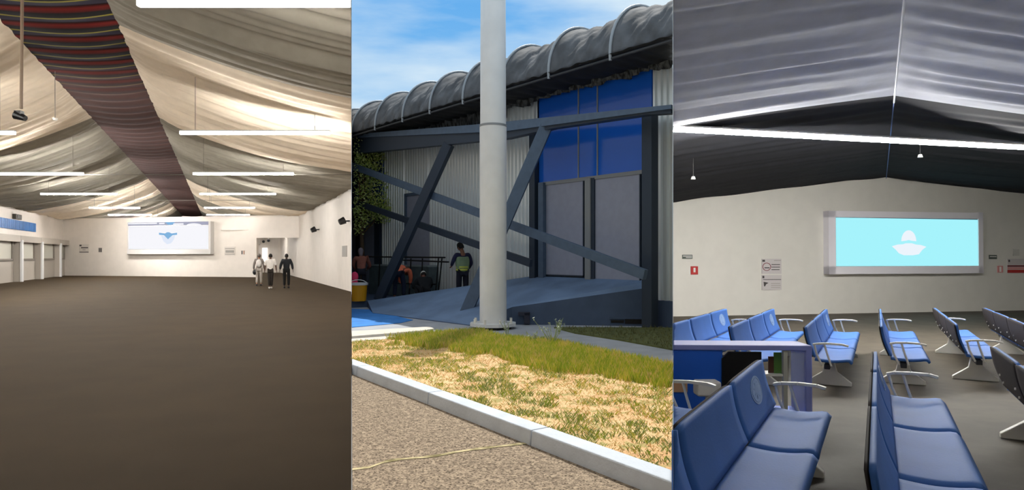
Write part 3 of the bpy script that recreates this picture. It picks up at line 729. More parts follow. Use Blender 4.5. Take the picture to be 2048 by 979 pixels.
# ramp slab
rA = FF.pt(-.05, 1.04, .0); rB = FF.pt(3.95, 1.06, 0)
rC = Vector(((735-1024)/F*20.5, 20.5, .2)); rT = Vector((-.98, 14.98, .02)); rP2 = Vector((0, 15.25, .41)); rP1 = Vector((2.98, 14.9, .86))
rD = Vector(((700-1024)/F*20.2, 20.2, .2)); rE = Vector((-3.9, 18.2, .02))
mb = MB(); Z0 = lambda p: Vector((p.x, p.y, 0))
mb.add([rA, rB, rC, rT, rP2, rP1, rE, Z0(rT), Z0(rP2), Z0(rP1), Z0(rA), Z0(rB), Z0(rC), Z0(rE)],
       [(0,1,4,5),(1,2,3,4),(2,6,3)])
o = struct(mb.build('floor_ramp', M_ramp))
mb = MB(); mb.add([rA, rB, rC, rT, rP2, rP1, rE, Z0(rT), Z0(rP2), Z0(rP1), Z0(rA), Z0(rB), Z0(rC), Z0(rE)],
       [(5,4,8,9),(4,3,7,8),(5,9,10,0),(1,11,12,2),(3,6,13,7),(6,2,12,13),(0,10,11,1)])
struct(mb.build('wall_ramp_side', M_ramps))
o = poly('floor_apron', [tuple(rB)[:2], tuple(rC)[:2], tuple(rD)[:2], (UL*26.3, 26.3)], .2, M_ramps, .2); clip(o, UL, True); struct(o)
r = empty('vent_slot', (2.2, 14.95, .02), 'dark rectangular gap under the ramp side near the corner column', 'opening')
mb = MB(); fr_ = Frame((rP2.x, rP2.y), (rP1.x, rP1.y))
fr_.pbox(mb, 1222, 1248, 640, 645, 0, .02); fr_.pbox(mb, 1250, 1286, 637.5, 647, 0, .02); put(mb.build('recess', M_black), r)
mb = MB(); fr_.pbox(mb, 1218, 1288, 635.5, 637.5, 0, .05); put(mb.build('lintel', M_ramps), r)
r = empty('broken_block', (.35, 14.9, 0), 'small dark notched block against the ramp side right of the pole', 'block')
mb = MB(); fr_.pbox(mb, 1048, 1059, 624, 648, 0, .1); fr_.pbox(mb, 1036, 1059, 624, 631, 0, .1); put(mb.build('block', mat('umber_block', lin(56,58,72), .9), bevel=.01), r)

# facade core and cladding
mb = MB(); FF.box(mb, -2, 18, 0, 6.6, -.35, -.06); o = mb.build('wall_facade', M_steel2); both(o); struct(o)
def corr(a0, a1, z0, z1, o0, nm='wall_corrugated'):
    mb = MB(); pitch = .16; n = int((a1-a0)/pitch); dz = .06
    pr = []
    for k in range(n):
        a = a0+k*pitch; pr += [(a, 0), (a+pitch*.35, 0), (a+pitch*.5, dz), (a+pitch*.85, dz)]
    pr.append((a1, 0))
    v = [FF.pt(a, z0, o0+q) for a, q in pr]+[FF.pt(a, z1, o0+q) for a, q in pr]; m_ = len(pr)
    mb.add(v, [(i, i+1, m_+i+1, m_+i) for i in range(m_-1)])
    o = mb.build(nm, M_silver, thick=.004); return struct(both(o))
aR = FF.at(1306)[0]; a1 = FF.at(1075)[0]; a2 = FF.at(765)[0]
corr(-1.2, aR-.02, FF.at(1325, 600)[1], 6.5, 0)
ad0, ad1 = FF.at(859)[0], FF.at(811)[0]
corr(a1+.0, ad0, .2, 6.5, 0); corr(ad1, a2, .2, 6.5, 0)
corr(ad0, ad1, FF.at(835, 384)[1], 6.5, 0)
mb = MB(); FF.box(mb, ad0, ad1, .2, FF.at(835,384)[1], -.05, .01); o = struct(mb.build('door_1', M_panel))
mb = MB(); FF.box(mb, ad1-.12, ad1, .2, FF.at(835,384)[1], .0, .05); FF.box(mb, ad0, ad1, FF.at(835,384)[1]-.1, FF.at(835,384)[1], .0, .05); o2 = mb.build('door_frame', M_steel); o2.parent = o
# blue glossy cladding above the doors
r = empty('blue_cladding', FF.pt(1.8, 3.5, 0), 'glossy deep blue cladding panels above the two grey doors', 'cladding')
aL = FF.at(1079)[0]; zl = FF.at(1180, 353)[1]
c1, c2 = FF.at(1159)[0], FF.at(1197)[0]
for q0, q1 in ((aR, c2), (c2, c1), (c1, aL)):
    mb = MB(); FF.box(mb, q0+.012, q1-.012, zl, 6.02, -.05, .03); put(mb.build('panel', M_blue), r)
mb = MB()
for a in (c1, c2): FF.box(mb, a-.018, a+.018, zl, 6.02, .0, .05)
put(mb.build('mullion', M_postl), r)
mb = MB(); FF.box(mb, aR, aL, zl-.09, zl, -.02, .06); put(mb.build('sill', M_postl), r)
mb = MB(); FF.box(mb, FF.at(768)[0]-.05, FF.at(690)[0], FF.at(740,418)[1], 5.2, 0, .05); o = mb.build('blue_cladding', mat('mid_blue_cladding', lin(34,88,176), .3)); clip(o, UL, True); tag(o, 'plain blue wall panel behind the tree foliage at the left', 'cladding')
# doors
zs = FF.at(1125,549)[1]
for k, (x0, x1, yb) in enumerate(((1087,1168,549),(1189,1281,561))):
    mb = MB(); FF.box(mb, FF.at(x1)[0], FF.at(x0)[0], FF.at((x0+x1)/2, yb)[1], zl-.09, -.04, .03); o = struct(mb.build('door_%d' % (k+2), M_panel))
    mb = MB(); a0_, a1_ = FF.at(x1)[0], FF.at(x0)[0]; zb = FF.at((x0+x1)/2, yb)[1]
    FF.box(mb, a0_-.03, a0_+.0, zb, zl-.09, .0, .05); FF.box(mb, a1_, a1_+.03, zb, zl-.09, 0, .05); FF.box(mb, a0_, a1_, zb-.03, zb+.0, 0, .05)
    q = mb.build('door_frame', M_steel2); q.parent = o
def post(px0, px1, z0, z1, o0, o1, m, label):
    mb = MB(); FF.box(mb, FF.at(px1, None, o1)[0], FF.at(px0, None, o1)[0], z0, z1, o0, o1); return tag(mb.build('wall_post', m, bevel=.005), label, 'post')
post(1169, 1180, .95, zl-.05, 0, .12, M_postl, 'light grey post between the two grey doors')
post(1180.5, 1188, .95, zl-.05, 0, .08, M_steel2, 'dark slim post right beside the light door post')
post(1058, 1069, .2, FF.at(1063,262)[1], .05, .2, M_steel2, 'dark steel post left of the doors, nearest the corrugated sheet')
post(1076, 1086, 1.0, zl-.02, .03, .15, M_steel, 'slate post at the left jamb of the left grey door')
mb = MB(); FF.box(mb, -1.2, aR+.06, 0, FF.at(1325,600)[1], -.02, .1); o = mb.build('wall_plinth', M_ramps); struct(both(o))
# left lilac panels and frames
for k, (x0, x1, m) in enumerate(((690,716,M_lilac),(722,752,M_panel))):
    mb = MB(); FF.box(mb, FF.at(x1)[0], FF.at(x0)[0], .2, FF.at(735,421)[1], -.02, .04); o = mb.build('wall_panel', m); clip(o, UL, True)
    tag(o, ['lilac grey wall panel at the far left of the facade', 'grey wall panel below the foliage, right of the lilac one'][k], 'panel')
for k, (x0, x1) in enumerate(((716,722),(753,764))):
    mb = MB(); FF.box(mb, FF.at(x1)[0], FF.at(x0)[0], .2, FF.at(735,418)[1], -.02, .1); tag(mb.build('wall_post', M_steel2), ['thin dark post between the lilac and grey wall panels', 'dark post between grey wall panel and corrugated sheet'][k], 'post')

# barrel canopy of shade cloth on hoops
r = empty('shade_canopy', FF.pt(5, 5.95, .2), 'long barrel canopy of black shade cloth over grey hoops along the roof edge', 'canopy')
hoops = [-1.85, -.07, 1.836, 3.6, 5.26, 6.91, 8.45, 10.2, 11.9, 13.6, 15.4]
CO, CZ, RR = .2, 5.98, 1.3
def cloth(i, j):
    a = hoops[0]+(hoops[-1]-hoops[0])*i; th = -.02+2.7*j
    k = max(q for q in range(len(hoops)) if hoops[q] <= a+1e-6); k = min(k, len(hoops)-2)
    s = (a-hoops[k])/(hoops[k+1]-hoops[k])
    R = RR-.20*math.sin(math.pi*s)**.8*(.35+.65*math.sin(min(th, math.pi)))
    R += (.035*math.sin(11*s+5*th+k)+.022*math.sin(26*s-9*th+2*k)+.016*math.sin(41*s+17*th))*math.sin(math.pi*s)+.02*mathutils.noise.noise(Vector((a*2, th*4, 0)))
    return FF.pt(a, CZ+R*math.sin(th)*1.0, CO+R*math.cos(th))
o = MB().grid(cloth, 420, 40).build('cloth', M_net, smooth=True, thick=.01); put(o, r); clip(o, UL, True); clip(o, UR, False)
for a in hoops:
    ps = [FF.pt(a, CZ-.16, CO+RR+.01)]+[FF.pt(a, CZ+(RR+.02)*math.sin(t_*.135), CO+(RR+.02)*math.cos(t_*.135)) for t_ in range(21)]
    o = MB().tube(ps, .034, 8).build('hoop', M_hoop, smooth=True); put(o, r); clip(o, UL, True); clip(o, UR, False)
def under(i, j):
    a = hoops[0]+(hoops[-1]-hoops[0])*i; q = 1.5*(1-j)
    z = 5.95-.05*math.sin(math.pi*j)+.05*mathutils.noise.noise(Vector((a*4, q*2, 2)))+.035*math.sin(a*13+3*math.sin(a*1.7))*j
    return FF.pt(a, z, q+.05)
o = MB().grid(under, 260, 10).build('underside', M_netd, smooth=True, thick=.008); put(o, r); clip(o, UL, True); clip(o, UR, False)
def val(i, j):
    a = hoops[0]+(hoops[-1]-hoops[0])*i
    n_ = mathutils.noise.noise(Vector((a*1.1, 0, 5)))
    dp = .16+.22*max(0, n_)+(.22 if a > 5 else 0)
    return FF.pt(a, 6.0-dp*j, .22+.06*math.sin(a*19+2*math.sin(a*3))+.1*(1-j)+.1*j*mathutils.noise.noise(Vector((a*3, 1, 0))))
o = MB().grid(val, 340, 5).build('valance', mat('ragged_cloth', lin(92, 96, 98), .8, col2=lin(22,24,28), vscale=7, stretch=(2,2,.4)), smooth=True, thick=.006); put(o, r); clip(o, UL, True); clip(o, UR, False)
o = MB().tube([FF.pt(hoops[0], CZ-.12, CO+RR), FF.pt(hoops[-1], CZ-.12, CO+RR)], .03, 8).build('edge_rail', M_dgrey); put(o, r); clip(o, UL, True); clip(o, UR, False)

# steel truss standing in front of the facade
r = empty('steel_truss', FF.pt(5, 0, 1.0), 'slate blue steel truss with long top chord, slanted legs and diagonal braces before the facade', 'truss')
nv = Vector((FF.n.x, FF.n.y, 0))
o = MB().prism([FF.P(x, y, 1.1) for x, y in ((690,270.5),(960,249),(1342,210),(1342,226),(1290,229),(1105,256),(1010,277),(690,309))], -nv*.22).build('top_chord', M_steel2); put(o, r); clip(o, UL, True); clip(o, UR, False)
o = MB().prism([FF.P(x, y, 1.16) for x, y in ((690,269.5),(960,248),(1342,209),(1342,217),(1010,262),(690,276))], -nv*.34).build('top_flange', M_steel); put(o, r); clip(o, UL, True); clip(o, UR, False)
def brace(p, q, w_, d_, m, nm='brace'):
    o = MB().bar(p, q, d_, w_, up=(0,0,1)).build(nm, m, bevel=.006); put(o, r); clip(o, UL, True); return o
brace(FF.P(690,326,1.12), FF.P(1291,549,1.12), .22, .12, M_steel, 'brace')
brace(FF.P(690,397,.9), FF.P(1062,526,.9), .2, .1, M_steel2, 'brace')
l1a = FF.P(898, 288, 1.0); l1b = Vector(((757-1024)/F*20.6, 20.6, .2))
l2a = FF.P(1093, 252, 1.0); l2b = Vector(((932-1024)/F*16.5, 16.5, .17))
brace(l1a, l1b, .3, .2, M_steel2, 'leg'); 
o = MB().bar(l2a, l2b, .2, .3).build('leg', M_steel, bevel=.006); put(o, r)
o = MB(); FF.box(o, FF.at(1303,None,.55)[0], FF.at(1283,None,.55)[0], 0, FF.at(1293,226,.55)[1], .3, .55); o = o.build('column', M_steel2, bevel=.01); put(o, r)

# big round pole
r = empty('round_pole', (-.42, 14.45, 0), 'thick light grey round steel pole on a bolted base plate, in front of the facade', 'pole')
MB().tube([(0,0,.1),(0,0,4.5)], [.30,.30], 40).build('lower_shaft', M_pole, r, smooth=True)
MB().tube([(0,0,4.5),(0,0,7.5)], [.287,.28], 40).build('upper_shaft', M_pole, r, smooth=True)
MB().tube([(0,0,4.46),(0,0,4.51)], [.304,.304], 40).build('joint_band', mat('band_grey', lin(140,144,148), .5, metal=.2), r)
MB().tube([(0,0,.06),(0,0,.13)], [.52,.52], 12).build('base_plate', M_pole, r)
MB().tube([(0,0,0),(0,0,.06)], [.42,.42], 12).build('grout_pad', M_black, r)  # black disc stands in for the dark gap under the base plate
for k in range(8):
    a = math.pi/8+k*math.pi/4; MB().tube([(math.cos(a)*.43,math.sin(a)*.43,.12),(math.cos(a)*.43,math.sin(a)*.43,.22)], .03, 6).build('bolt', M_offw, r)

# tree at the left edge, seen behind the truss
r = empty('leafy_tree', (UL*24.0+.35, 24.0, .2), 'leafy green tree at the left edge, seen through the steel truss', 'tree')
rr = random.Random(5)
A_, B_, T_ = MB(), MB(), MB()
cen = [(-.15,0,5.6,.75),(.35,-.1,5.0,.6),(-.1,0,4.3,.75),(.55,0,3.9,.7),(.2,0,3.3,.75),(.75,-.1,3.1,.5),(-.2,0,2.8,.6),(.1,.1,4.9,.8),(.15,0,6.05,.5),(-.2,0,6.1,.45)]
for k in range(7000):
    c = rr.choice(cen); v = Vector((rr.gauss(0,1), rr.gauss(0,1), rr.gauss(0,1))).normalized()*c[3]*rr.uniform(.45, 1.05)
    p = Vector(c[:3])+v; wp = p+r.location
    if wp.x < UL*wp.y+.1: continue
    s = rr.uniform(.05, .11); d = Vector((rr.uniform(-1,1), rr.uniform(-1,1), rr.uniform(-1,.3))).normalized(); q = d.orthogonal().normalized()*s*.35
    (A_ if rr.random() < .72 else B_).add([p, p+d*s*.5+q, p+d*s, p+d*s*.5-q], [(0,1,2,3)])
A_.build('foliage', M_leaf, r); B_.build('light_foliage', M_leaf2, r)
MB().tube([(0,0,0),(.05,0,1.5),(0,0,3),(.1,0,4.6)], [.09,.08,.06,.03], 8).build('trunk', M_bark, r)
for c in cen[:6]: MB().tube([(.03,0,2.2),(c[0]*.6,c[1],c[2]-.5),(c[0],c[1],c[2])], [.035,.025,.01], 6).build('branch', M_bark, r)

# work bench frame, block wall, bucket
r = empty('pipe_bench', FF.pt(9.5, .2, .6), 'dark metal pipe frame bench behind the bending workers', 'bench')
fo = .62
for (a, b_) in (((737,513),(890,514.5)),((800,519.5),(897,523.5)),((785,566),(872,568))):
    mb = MB().tube([FF.P(a[0],a[1],fo), FF.P(b_[0],b_[1],fo)], .025, 8); put(mb.build('rail', M_black), r)
for px, px2 in ((760,756),(790,788),(822,818),(845,842),(877,870),(884,875)):
    p = FF.P(px, 516, fo); b2 = FF.P(px2, 560, fo); b2.z = .2
    put(MB().tube([p, b2], .022, 8).build('leg', M_black), r)
r = empty('masonry_block', FF.pt(11, .2, .3), 'low grey green block wall behind the pipe bench', 'wall')
mb = MB(); FF.box(mb, FF.at(858,None,.45)[0], FF.at(738,None,.45)[0], .2, 1.25, .06, .45); put(mb.build('block', mat('green_grey_block', lin(84,98,104), .85, var=.1), bevel=.02), r)
mb = MB(); FF.box(mb, FF.at(856,None,.45)[0], FF.at(740,None,.45)[0], 1.25, 1.3, .06, .47); put(mb.build('capping', mat('pale_capping', lin(150,162,166), .8)), r)
r = empty('bucket', ((716-1024)/F*20.42, 20.42, .2), 'yellow plastic bucket with white rim on the ground at the left edge', 'bucket')
MB().tube([(0,0,0),(0,0,.52)], [.25,.29], 24).build('tub', M_yellow, r, smooth=True); MB().tube([(0,0,.5),(0,0,.57)], [.31,.31], 24).build('rim', M_white, r)
MB().tube([(.3*math.cos(t_*.314),.02,.5+.16*math.sin(t_*.314)) for t_ in range(11)], .012, 6).build('handle', M_white, r)
clip(r, UL, True)

def at_(px, Y, z): return ((px-1024)/F*Y, Y, z)
person(at_(925, 19.65, .12), .35, 'worker standing with back turned in a green and yellow reflective vest and navy sleeves', (28,32,62), (24,28,44), (120,84,66), (14,12,12), pose=dict(head=(-.05,.05,1.6), face=(-.6,1,0), el=(-.28,.02,1.16), wl=(-.26,.2,1.08), er=(.25,-.02,1.15), wr=(.2,.14,.98)), vest=True, group='workers outside', scale=1.1, top_r=.86)
BEND = dict(pelvis=(0,0,.86), belly=(0,.12,.98), chest=(0,.32,1.02), neck=(0,.5,.96), head=(0,.62,.88), face=(0,.3,-1), hl=(-.1,0,.84), hr=(.1,0,.84), kl=(-.15,.05,.46), kr=(.15,.05,.46), al=(-.16,0,.09), ar=(.16,0,.09), tl=(-.18,.15,.03), tr=(.18,.15,.03),
            sl=(-.19,.42,.98), sr=(.19,.42,.98), el=(-.22,.5,.7), er=(.22,.5,.7), wl=(-.15,.6,.48), wr=(.15,.6,.48))
person(at_(798, 20.95, .2), -.2, 'worker bending forward in an orange shirt and navy trousers beside the slanted leg', (240,128,96), (26,34,58), (120,84,66), (20,18,18), pose=BEND, group='workers outside', top_r=1.15)
CR = dict(pelvis=(0,0,.34), belly=(.02,.08,.46), chest=(.05,.18,.6), neck=(.06,.26,.7), head=(.08,.36,.8), face=(0,1,-.5), hl=(-.1,0,.34), hr=(.1,0,.34), kl=(-.2,.34,.5), kr=(.22,.34,.5), al=(-.18,.08,.09), ar=(.2,.08,.09), tl=(-.2,.23,.03), tr=(.22,.23,.03),
          sl=(-.15,.2,.64), sr=(.24,.2,.64), el=(-.26,.36,.44), er=(.34,.36,.44), wl=(-.16,.5,.36), wr=(.22,.5,.36))
person(at_(850, 20.55, .2), .5, 'worker crouching low in black clothes with a white cap', (24,28,34), (24,26,32), (130,86,76), (24,20,20), pose=CR, cap=(214,216,214), group='workers outside', top_r=1.3)
LN = dict(pelvis=(0,0,.9), belly=(.02,.08,1.06), chest=(.04,.2,1.24), neck=(.05,.3,1.4), head=(.06,.38,1.54), face=(.2,1,-.6), sl=(-.15,.2,1.36), sr=(.22,.2,1.34), el=(-.2,.3,1.1), er=(.34,.28,1.08), wl=(-.1,.42,.96), wr=(.3,.5,.98))
pl = person(at_(722, 20.9, .2), .4, 'worker in brown top and grey head scarf leaning behind the bucket', (128,78,66), (24,24,36), (126,88,72), (112,104,112), pose=LN, hair_long=True, group='workers outside', cap=(118,108,118))
clip(pl, UL, True)
r = empty('pink_cloth', (UL*20.7+.1, 20.7, .75), 'small bright pink cloth beside the leaning worker at the left edge', 'cloth')
MB().sphere((0,0,.2), (.12,.08,.16), 12, 8).box(-.09,.09,-.04,.04,-.55,.1).build('cloth', mat('bright_pink', lin(232,66,112), .7), r, smooth=True); clip(r, UL, True)

# =================================================================== RIGHT: WAITING HALL
before = set(bpy.data.objects)
H3 = 530.0; FZ = -.2
CL = []      # things to cut at the party wall once placed
def p3(px, py, Y): return Vector(((px-1024)/F*Y, Y, E+(H3-py)/F*Y))
mb = MB(); mb.prism([(-.2,-3,-.3),(8,-3,-.3),(25,27.4,-.3),(5.4,23.2,-.3),(.0,0,-.3)], (0,0,.1)); CL.append(struct(mb.build('floor', M_floor3)))
W3 = Frame((5.4, 22.84), (24.6, 26.86), h=H3)
mb = MB(); W3.box(mb, -.3, W3.L+.3, -.3, 5.6, -.2, 0); CL.append(struct(mb.build('wall_end', M_wall3)))
R3W = Frame((24.4, 27.2), (7.4, -3.1), h=H3); R3W.n = Vector((-abs(R3W.n.x), abs(R3W.n.y)))
mb = MB(); R3W.box(mb, 0, R3W.L, -.3, 5.6, -.2, 0); struct(mb.build('wall_right', M_wall3))
A3 = .5623
def z3(v, Y):
    d = v-.35
    if d < 0: d = -d; return 4.95-(.075*d+.0094*d*d)
    k = .112-.055*max(0, min(1, (Y-12.8)/12)); return 4.95-k*d-.012*max(0, d-3.4)**2
def ceil3(Y0, Y1, m, seed, amp):
    for side in (-1, 1):
        def fn(i, j, side=side):
            v = .35+(side*(-(-13.5 if side < 0 else 9.6)) if False else (i*(-13.85) if side < 0 else i*9.3)); Y = Y0+(Y1-Y0)*j
            z = z3(v, Y)-.10*abs(math.sin(math.pi*min(1, abs(v-.35)/8)))
            fade = min(1, i*12+.1); e_ = min(1, (Y-Y0)*2+.0, (Y1-Y)*2)
            f_ = .6*(1-abs(math.sin(Y*2.6+seed+.5*math.sin(v*.5))))+.4*(1-abs(math.sin(Y*5.9+.6*math.sin(v*.7+seed))))+.25*math.sin(Y*9.3+seed+v*.3)
            z -= amp*f_*fade*max(0, e_)
            return (v+A3*Y, Y, z)
        CL.append(struct(MB().grid(fn, 24, int((Y1-Y0)*11)).build('ceiling', m, smooth=True)))
ceil3(-3, 4.5, M_grey_fab, 1, .08); ceil3(4.5, 12.8, M_grey_fab, 3, .08); ceil3(12.8, 27.6, M_dark_fab, 5, .05)
o = MB().tube([(.35+A3*Y, Y, 4.93-.12) for Y in (2, 6, 9, 12.8)], .016, 8).build('ridge_cord', mat('pale_cord', lin(190,196,206), .6)); tag(o, 'pale cord hanging along the ridge seam of the light fabric ceiling', 'cord')
o = MB().tube([(.35+A3*Y, Y, 4.93-.09) for Y in (12.9, 18, 24.2)], .012, 6).build('ridge_cord', mat('blue_cord', lin(60,90,150), .6)); tag(o, 'thin blue cord continuing along the dark fabric ridge', 'cord')
# long tube light
pL, pR = p3(1347.5, 257, 13.0), p3(2100, 296, 15.2); pR = pL+(pR-pL)*1.13
tl = tube_light((pL.x+pR.x)/2, (pL.y+pR.y)/2, (pL.z+pR.z)/2, (pR-pL).length/2-.03, 4.55, 'very long bright tube light crossing the whole waiting hall below the dark fabric', None, M_led3, ry=math.atan2(pR.y-pL.y, pR.x-pL.x), wires=2, half=.06, hood=.14)
CL.append(tl)
tube_light(7.0, 4.0, 4.3, 5.0, 4.5, 'long tube light in the row above the nearest seats, past the upper frame edge', None, M_led3b, wires=3, half=.04, hood=.14)  # out-of-view lamp added to light the near seats
for k, (px, py, Y) in enumerate(((1387,358,16),(1842,314,16))):
    p = p3(px, py, Y); r = empty('sprinkler', p, ['tiny white sprinkler head at the left of the dark ceiling', 'tiny white sprinkler head right of the ridge under the long light'][k], 'sprinkler', 'sprinklers on the dark ceiling')
    MB().tube([(0,0,0),(0,0,.07)], [.06,.04], 10).build('head', M_white, r); MB().tube([(0,0,.07),(0,0,1.0)], .008, 5).build('wire', M_black, r)
# screen
r = empty('wall_screen', W3.P(1812, 548, 0), 'wide cyan lit screen with a white winged mark, in a thick pale frame', 'screen')
mb = MB(); nb = Vector((W3.n.x, W3.n.y, 0))
W3.pbox(mb, 1658, 1672, 421, 548, 0, .3); W3.pbox(mb, 1958, 1967, 424, 546, 0, .3)
mb.hexa([W3.P(1658,421,0.3)-nb*.3,W3.P(1967,425,.3)-nb*.3,W3.P(1967,425,.3),W3.P(1658,421,.3),W3.P(1658,433.5,.3)-nb*.3,W3.P(1967,437.5,.3)-nb*.3,W3.P(1967,437.5,.3),W3.P(1658,433.5,.3)])
mb.hexa([W3.P(1658,532.5,0.3)-nb*.3,W3.P(1967,531,.3)-nb*.3,W3.P(1967,531,.3),W3.P(1658,532.5,.3),W3.P(1658,548,.3)-nb*.3,W3.P(1967,546,.3)-nb*.3,W3.P(1967,546,.3),W3.P(1658,548,.3)])
put(mb.build('frame', M_frame3), r)
put(MB().prism([W3.P(x,y,.26) for x, y in ((1671,432),(1959,435),(1959,532),(1671,533))], -nb*.04).build('edge', M_navy), r)
put(MB().prism([W3.P(x,y,.27) for x, y in ((1672.5,434.5),(1957,439),(1957,531),(1672.5,532))], -nb*.01).build('display', M_screenc), r)
arc = [(1818+15*math.cos(math.pi*i/12), 482-22*math.sin(math.pi*i/12)) for i in range(13)]
put(MB().prism([W3.P(x,y,.275) for x, y in arc+[(1812,481),(1818,479.5),(1824,481)]], -nb*.004).build('dome_mark', M_screenm), r)
put(MB().prism([W3.P(x,y,.275) for x, y in ((1784,492),(1796,488.5),(1806,488),(1812,486),(1824,486),(1832,488.5),(1842,489.5),(1853,493),(1845,499),(1838,508),(1826,510),(1808,510),(1798,506),(1792,499))], -nb*.004).build('wing_mark', M_screenm), r)
M_s3 = mat('sign_board3', lin(196, 190, 190), .5); M_green = mat('dark_green_sign', lin(84, 92, 86), .5); M_wh = mat('sign_white', lin(228,226,222), .5)
sign(W3, 1365, 1385, 509, 517, 'small dark green sign with white lines above the red sign', 'sign', M_green, [('bar',(1366,511,1384,512.3),M_wh),('bar',(1372,514,1384,515.2),M_wh)])
sign(W3, 1382, 1396, 532, 548.5, 'solid red fire equipment sign with a white mark, left part of the wall', 'sign', M_red, [('poly',((1387,535),(1391,535),(1391,544),(1387,544)),M_wh)])
sign(W3, 1524, 1563, 517, 547, 'pale notice with a dark red prohibition ring, upper of two by the screen', 'sign', M_s3, [('ring',(1533.5,533,8,7.5,.012),mat('ring_red',lin(128,58,66),.6)),('bar',(1525,519,1530,523),M_ink),('bar',(1529,534,1539,536),M_ink),('bar',(1543,528,1560,529.5),M_ink),('bar',(1543,533,1560,534.5),M_ink),('bar',(1543,538,1559,539.5),M_ink),('bar',(1548,520,1562,521),M_mid)], name='notice_board')
sign(W3, 1524, 1563, 549.5, 579, 'pale notice with a dark pictogram, lower of two by the screen', 'sign', M_s3, [('bar',(1525,551,1528.5,556),M_ink),('bar',(1526,558,1562,559.2),M_ink),('poly',((1527,563),(1537,565),(1532,568),(1530,572),(1528,572)),M_ink),('bar',(1542,566,1560,567),M_mid),('bar',(1542,570,1561,571),M_mid),('bar',(1542,574,1560,575),M_mid)], name='notice_board')
sign(W3, 1979, 1994, 509.5, 517.5, 'small dark sign just right of the cyan screen', 'sign', M_green, [('bar',(1980,512,1993,513.5),M_wh)])
sign(W3, 1995.5, 2006, 531, 544.5, 'small faded pink sign between the screen and the banded red notice', 'sign', M_pink, [('bar',(1999,533,2002.5,543),M_wh)])
sign(W3, 2015, 2075, 517, 545.5, 'wide notice with white top and red bands at the right frame edge', 'sign', M_s3, [('bar',(2015,530,2075,533),mat('deep_red',lin(120,50,56),.6)),('bar',(2015,534,2075,538),M_pink),('bar',(2015,539,2075,545),M_red),('bar',(2017,519,2020,523.5),M_ink)])
sign(W3, 2027, 2039, 498, 511, 'faint grey square plate above the banded red notice', 'sign', mat('faint_plate', lin(192,190,184), .6))

# beam seating
ax = Vector((A3, 1, 0)).normalized(); cxv = Vector((ax.y, -ax.x, 0))
def bench(Xb, Yb, label, group, near_rank, Lb=4.6):
    org = Vector((Xb+A3*Yb, Yb, FZ))+cxv*.12
    r = empty('beam_bench', org, label, 'bench', group)
    r.rotation_euler = (0, 0, math.atan2(cxv.y, cxv.x))
    # local: +x faces forward, -y... towards the viewer
    n = 3; pt = Lb/n
    MB().box(.12, .20, -Lb+.05, -.05, .30, .37).build('beam', M_dgrey, r, bevel=.008)
    for k in range(n):
        y0, y1 = -pt*k-.012, -pt*(k+1)+.012
        def sfn(i, j, y0=y0, y1=y1):
            x = -.0+.48*j; y = y0+(y1-y0)*i
            z = .445-.028*math.sin(math.pi*j)*.9+.018*j - (.05*max(0, (j-.88)/.12)**2) - .012*(abs(2*i-1)**8)
            return (x, y, z)
        MB().grid(sfn, 14, 14).build('seat', M_seat, r, smooth=True, thick=.03)
        def bfn(i, j, y0=y0, y1=y1, off=0):
            h = j; x = .0-.12*h-.02*math.sin(math.pi*h)+off; y = y0+(y1-y0)*i
            z = .47+.43*h-.012*(abs(2*i-1)**8)*h
            return (x, y, z)
        bk = MB().grid(bfn, 12, 12).build('backrest', M_seat, r, smooth=True, thick=.028)
        sh = MB().grid(lambda i, j: bfn(i, j, off=-.028), 12, 12).build('back_shell', M_shell, bk, smooth=True, thick=.012)
        for q, (yy, zz) in enumerate(((.2,.62),(.8,.62),(.2,.54),(.8,.54))):
            hh = (zz-.47)/.43; x = -.12*hh-.02*math.sin(math.pi*hh)-.04
            MB().tube([(x,y0+(y1-y0)*yy,zz),(x-.012,y0+(y1-y0)*yy,zz)], .012, 8).build('bolt', M_wh, bk)
        if k == 0:
            em = MB(); hh = .56; cy = (y0+y1)/2+.12; m_ = 28
            def ep(a_, rr_, o_): 
                zz = .47+.43*hh+rr_*math.sin(a_); h2 = (zz-.47)/.43
                return (-.12*h2-.02*math.sin(math.pi*h2)+.016+o_, cy+rr_*2.1*math.cos(a_), zz)
            em.prism([ep(2*math.pi*i/m_, .115, 0) for i in range(m_)], (.003,0,0)).build('emblem', M_emb, bk)
            e2 = MB(); e2.tube([ep(2*math.pi*i/m_, .098, .004) for i in range(m_+1)], .003, 4, cap=False)
            e2.tube([ep(a_, .07*(1 if i % 2 else .4), .004) for i, a_ in enumerate([math.pi*q/8 for q in range(17)])], .003, 4, cap=False)
            e2.build('emblem_lines', M_emb2, bk)
    for y in (.03, -Lb-.03):
        ps = [(-.02,y,.655),(.05,y,.672),(.2,y,.68),(.36,y,.675),(.44,y,.655)]
        a_ = MB()
        for p, q in zip(ps[:-1], ps[1:]): a_.bar(p, q, .05, .028)
        arm = a_.build('armrest', M_offw, r, bevel=.006)
        MB().tube([(.10,y,.36),(.03,y,.52),(.0,y,.66)], .014, 8).build('arm_strut', M_offw, arm); MB().tube([(.22,y,.36),(.17,y,.52),(.13,y,.67)], .014, 8).build('arm_strut', M_offw, arm)
    for y in (-.55, -Lb+.55):
        lg = MB(); lg.prism([(.10,y-.04,.36),(.23,y-.04,.36),(.27,y-.04,.2),(.46,y-.04,.05),(.46,y-.04,0),(-.14,y-.04,0),(-.14,y-.04,.05),(.07,y-.04,.2)], (0,.08,0))
        lg.build('leg', M_offw, r, bevel=.01)
    return r
BG = 'blue beam benches in the waiting hall'
